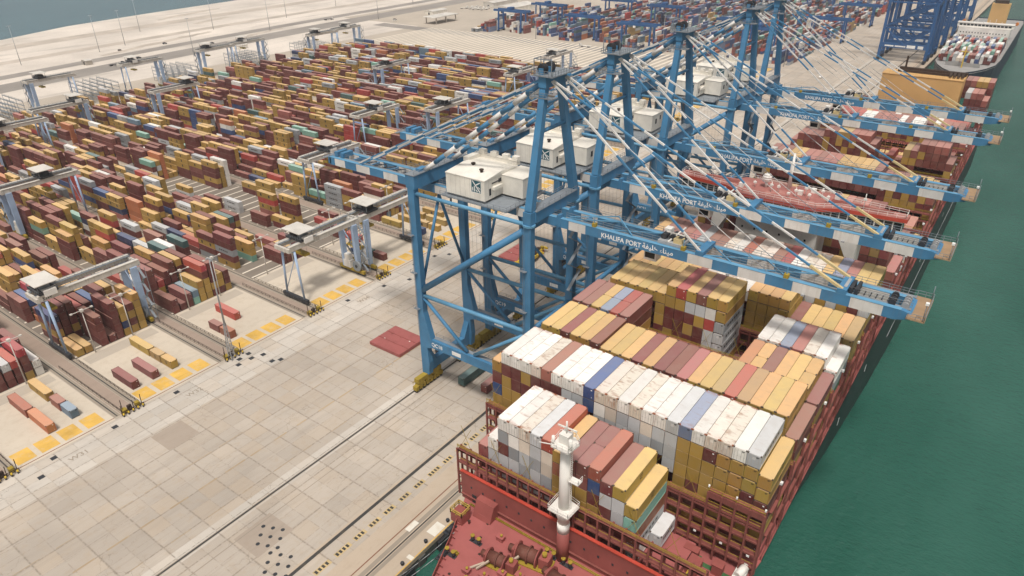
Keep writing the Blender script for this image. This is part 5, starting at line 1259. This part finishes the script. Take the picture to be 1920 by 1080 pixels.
# grey reefer racks at the back of the yard
def rack(x, y, w):
    b = MB()
    for i in range(5):
        for z in (0,3,6,9): b.box(x-w, x, y+i*5.6-.15, y+i*5.6+.6, z+2.5, z+2.75, 0)
        for j in range(4): b.bar((x-j*w/3,y+i*5.6,0),(x-j*w/3,y+i*5.6,11.8), .22,.22,0)
        b.rail([(x,y+i*5.6,11.75),(x-w,y+i*5.6,11.75)], 1.1, 0, .1, 6)
    return b
for i, (x, k) in enumerate(((-452,0),(-452,3),(-454,5),(-456,7),(-456,9),(-450,11))):
    o = rack(x, by(k)+1, 34).build('reefer_rack', [PIPEG]); tag(o, f"grey steel reefer rack of open galleries, {ORD[i].replace('nearest','first')} from the left along the yard back", 'reefer rack', 'reefer racks at the yard back')
# red hatch covers laid out on the apron
def cover(x0, x1, y0, y1, label, top=None):
    root = empty('hatch_cover_panel', ((x0+x1)/2,(y0+y1)/2,0), label=label, cat='hatch cover', group='hatch covers set down on the apron')
    w, l = (x1-x0)/2, (y1-y0)/2
    b = MB(); b.box(-w,w,-l,l,.15,1.3,0); b.build('panel', [SHIPRED], root)
    b = MB()
    for k in (-.33,.33): b.box(-w,w,l*k-.08,l*k+.08,1.3,1.42,0)
    for i in range(3):
        for j in range(2): b.box(-w*.6+i*w*.6-.2,-w*.6+i*w*.6+.2,-l*.3+j*l*.55-.2,-l*.3+j*l*.55+.2,1.3,1.42,1 if (i+j)%3 == 0 else 0)
    b.build('fittings', [BULWK, SHIPWH], root); return root
cover(-30.8,-16.6,8.8,21.5, 'red hatch cover lying on the open apron left of the nearest crane')
cover(-35,-22,88,104, 'red hatch cover lying under the girders beneath the yellow spreaders'); cover(-34,-21,190,204,'far red hatch cover lying by the last crane'); cover(-30,-18,440,454,'brown hatch cover lying beyond the stern of the ship'); cover(-48,-36,455,468,'brown hatch cover lying furthest up the quay')
def spreader(x, y, z, rz, label, mini=False):
    root = empty('container_spreader', (x,y,z), rz, label=label, cat='spreader', group='yellow spreaders')
    b = MB(); b.box(-6.1,6.1,-.45,.45,.2,1.1,0); b.box(-2.2,2.2,-1.1,1.1,.2,1.5,0); b.build('beam', [BRIGHT_Y], root)
    for s in (-1,1):
        b = MB(); b.box(s*6.1-.35,s*6.1+.35,-1.25,1.25,0,.8,0); b.build('end_arm', [BRIGHT_Y], root)
    for s in (-1,1):
        b = MB(); b.tube((s*1.2,-.6,1.9),(s*1.2,.6,1.9), .7, 0, 10); b.build('sheave', [SOOT], root)
        b = MB(); b.box(s*3.6-.6,s*3.6+.6,-.7,.7,1.1,2.0,0); b.build('junction_box', [HAZ_Y], root)
for j, (x, y, z, a) in enumerate(((-23.6,92,1.5,1.57),(-21,94,1.5,1.57),(-22.4,99,1.5,1.57))): spreader(x, y, z, a, ['yellow spreader at the near edge of the far hatch cover','second yellow spreader on the far hatch cover','yellow spreader at the far corner of the hatch cover'][j])
spreader(-84.5-3, 56, YH+.1, 0, 'yellow spreader resting on the blue short container in the lane')
# buildings and shelters behind
def shelter(x, y, w, l, h, label):
    root = empty('open_shelter', (x,y,0), label=label, cat='shelter')
    b = MB(); b.box(-w/2,w/2,-l/2,l/2,h,h+.9,0); b.build('roof', [ROOFG], root)
    for i in range(3):
        for s in (-1,1):
            b = MB(); b.box(s*w*.42-.5,s*w*.42+.5,-l*.4+i*l*.4-.5,-l*.4+i*l*.4+.5,0,h,0); b.build('pillar', [CONCG], root)
shelter(-503, 585, 20, 46, 7.5, 'grey flat roofed shelter on pillars beside the cross road')
def shed(x, y, w, l, h, label, mat):
    root = empty('shed', (x,y,0), label=label, cat='shed')
    b = MB(); b.box(-w/2,w/2,-l/2,l/2,0,h,0); b.build('walls', [mat], root)
    b = MB(); b.extr([(-w/2-.4,h),(w/2+.4,h),(0,h+w*.09)], 'y', -l/2-.4, l/2+.4, 0); b.build('roof', [ROOFG], root)
    b = MB(); b.box(-1.4,1.4,-l/2-.05,-l/2,0,2.8,0); b.build('door', [DARK], root)
shed(-560, 640, 14, 30, 4.5, 'low pale shed beyond the shelter', CREAM); shed(-486, 720, 30, 60, 7, 'large pale warehouse at the top of the picture', CREAM); shed(-540, 760, 18, 60, 6, 'long pale roofed shed at the top edge', ROOFG)
shed(-613, 196, 9, 6, 4, 'small grey hut standing on the sand beside the outer road', CONCG); shed(-560,330,8,12,4,'small pale hut beside the perimeter road', CREAM); shed(-420,562,9,26,3.6,'grey site office with dark windows by the cross road',PIPEG)
# vehicles
TYRE = RUBBER
def truck(x, y, rz, label, cabm, load=None, grp='trucks on the terminal'):
    root = empty('terminal_truck', (x,y,0), rz, label=label, cat='truck', group=grp)
    b = MB(); b.extr([(4.4,.7),(6.6,.7),(6.6,2.0),(6.2,3.0),(4.4,3.0)], 'y', -1.2, 1.2, 0); cabo = b.build('cab', [cabm], root)
    b = MB(); b.poly([(6.62,-1,2.05),(6.62,1,2.05),(6.27,1,2.9),(6.27,-1,2.9)]); b.box(5,6,-1.22,-1.2,2,2.8); b.box(5,6,1.2,1.22,2,2.8); b.build('windows', [GLASSD], cabo)
    b = MB(); b.box(-7,4.3,-1.15,1.15,.95,1.3,0); b.build('trailer', [load or DARK], root)
    for xx in (5.5,3.2,-4.2,-5.6):
        for s in (-1,1):
            b = MB(); b.tube((xx,s*.85,.5),(xx,s*1.2,.5), .5, 0, 12); b.build('wheel', [TYRE], root)
    return root
truck(-262,536,math.pi,'white truck with long pale trailer driving along the cross road',SHIPWH,SHIPWH)
truck(14,120,rad(90),'white terminal truck waiting between the second and third cranes',SHIPWH); truck(20,210,rad(90),'yellow cabbed terminal truck on the apron beyond the last crane',BRIGHT_Y); truck(-12,330,rad(-90),'white terminal truck driving on the open far apron',SHIPWH)
truck(-585,210,rad(80),'dark truck driving on the perimeter road',DARK); truck(-640,520,rad(80),'white truck on the far stretch of perimeter road',SHIPWH)
for i in range(9): truck(-560+i*4.2, 700+((i*7)%5)*3, rad(75), f"parked white trailer truck, {ORD[i].replace('nearest','first')} from left in the row at top", SHIPWH, ROOFG, 'parked trucks by the warehouses')
def car(x, y, rz, label, m):
    root = empty('parked_car', (x,y,0), rz, label=label, cat='car', group='cars around the terminal')
    b = MB(); b.extr([(-2.3,.45),(2.3,.45),(2.3,.95),(1.3,1.1),(.6,1.75),(-1.5,1.75),(-2.3,1.1)], 'y', -.9, .9, 0); bd = b.build('body', [m], root)
    b = MB(); b.poly([(1.28,-.75,1.13),(1.28,.75,1.13),(.63,.7,1.72),(.63,-.7,1.72)]); b.box(-1.3,.5,-.92,-.9,1.2,1.65); b.build('windows', [GLASSD], bd)
    for xx in (-1.4,1.4):
        for s in (-1,1):
            b = MB(); b.tube((xx,s*.7,.34),(xx,s*.93,.34), .34, 0, 10); b.build('wheel', [TYRE], root)
CARS = [(-24,395,.6,'white pickup car parked on the far apron right of the last crane',SHIPWH),(-600,240,1.4,'dark car on the perimeter road behind the yard cranes',DARK),(-612,330,1.4,'black car further along the perimeter road',DARK),(-655,300,1.3,'dark car on the sand track left of the masts',DARK),(-655,250,.2,'brown car parked alone on the sand',SOOT),(-560,560,.3,'white car parked by the shelter',SHIPWH),(-566,566,.3,'dark car parked beside the white one by the shelter',DARK),(-20,520,1.57,'white car where the far apron meets the cross road',SHIPWH)]
for a in CARS: car(*a)
# mooring bollards on the quay edge and the near fender
for i in range(14):
    b = MB(); b.tube((0,0,0),(0,0,.55), .38, 0, 10, .3); b.tube((0,0,.55),(0,0,.8), .5, 0, 10, .42)
    y = -100+i*8; o = b.build('quay_bollard', [DARK], None, (43.3,y,-.03)); tag(o, 'squat dark mooring bollard on the quay edge beside the bow', 'bollard', 'bollards along the quay edge')
for i in range(3):
    y = -64+i*12; root = empty('quay_fender', (45.2,y,-2.2), label=f"dark rubber fender panel on the quay wall, {['furthest from the bow','middle of three near the bow','closest to the bow'][i]}", cat='fender', group='fenders on the quay wall')
    b = MB(); b.box(-.8,0,-1.6,1.6,-2,1,0); b.build('rubber_block', [RUBBER], root); b = MB(); b.box(0,.25,-1.8,1.8,-2.4,1.2,0); b.build('face_panel', [DARK], root)
# ------------------------------------------------------------------ air, sky and sun
b = MB(); b.box(-2600,1600,-420,2600,-11,143); hz = b.build('haze', []); hz['kind'] = 'stuff'
hm = bpy.data.materials.new('haze air'); hm.use_nodes = True; nt = hm.node_tree; nt.nodes.clear()
out = nt.nodes.new('ShaderNodeOutputMaterial'); pv = nt.nodes.new('ShaderNodeVolumePrincipled')
pv.inputs['Color'].default_value = (.93,.95,1,1); pv.inputs['Density'].default_value = HAZE; pv.inputs['Anisotropy'].default_value = .2
nt.links.new(pv.outputs[0], out.inputs['Volume']); hz.data.materials.append(hm)
w = bpy.data.worlds.new('World'); S.world = w; w.use_nodes = True; nt = w.node_tree
bg = nt.nodes['Background']; sky = nt.nodes.new('ShaderNodeTexSky'); sky.sky_type = 'NISHITA'; sky.sun_disc = False
EL, AZ = rad(66), rad(152)        # azimuth from +Y towards +X
sky.sun_elevation = EL; sky.sun_rotation = AZ; sky.air_density = 1.0; sky.dust_density = 6.0; sky.ozone_density = 1.0
hs = nt.nodes.new('ShaderNodeHueSaturation'); hs.inputs['Saturation'].default_value = .35; nt.links.new(sky.outputs[0], hs.inputs['Color'])
wm = nt.nodes.new('ShaderNodeMix'); wm.data_type = 'RGBA'; wm.blend_type = 'MULTIPLY'; wm.inputs[0].default_value = 1; wm.inputs[7].default_value = (1,.97,.92,1)   # dust haze whitens and warms the sky
nt.links.new(hs.outputs[0], wm.inputs[6]); nt.links.new(wm.outputs[2], bg.inputs[0]); bg.inputs[1].default_value = SKY
sd = bpy.data.lights.new('sun', 'SUN'); so = bpy.data.objects.new('sun', sd); COL.objects.link(so)
sd.energy = SUN; sd.angle = rad(8); sd.color = (1,.955,.895)
d = V((math.sin(AZ)*math.cos(EL), math.cos(AZ)*math.cos(EL), math.sin(EL)))
so.rotation_euler = d.to_track_quat('Z','Y').to_euler(); so.location = (0,0,400)
S.view_settings.view_transform = 'Standard'; S.view_settings.look = 'None'; S.view_settings.gamma = 1; S.view_settings.exposure = EXPO
S.render.engine = 'CYCLES'
cy = S.cycles; cy.max_bounces = 6; cy.diffuse_bounces = 3; cy.glossy_bounces = 3; cy.transmission_bounces = 2; cy.volume_bounces = 1; cy.transparent_max_bounces = 8
cy.use_denoising = True

for o in COL.objects:
    l = o.get('label')
    if l and not 4 <= len(l.split()) <= 16: print('LABEL', len(l.split()), l)
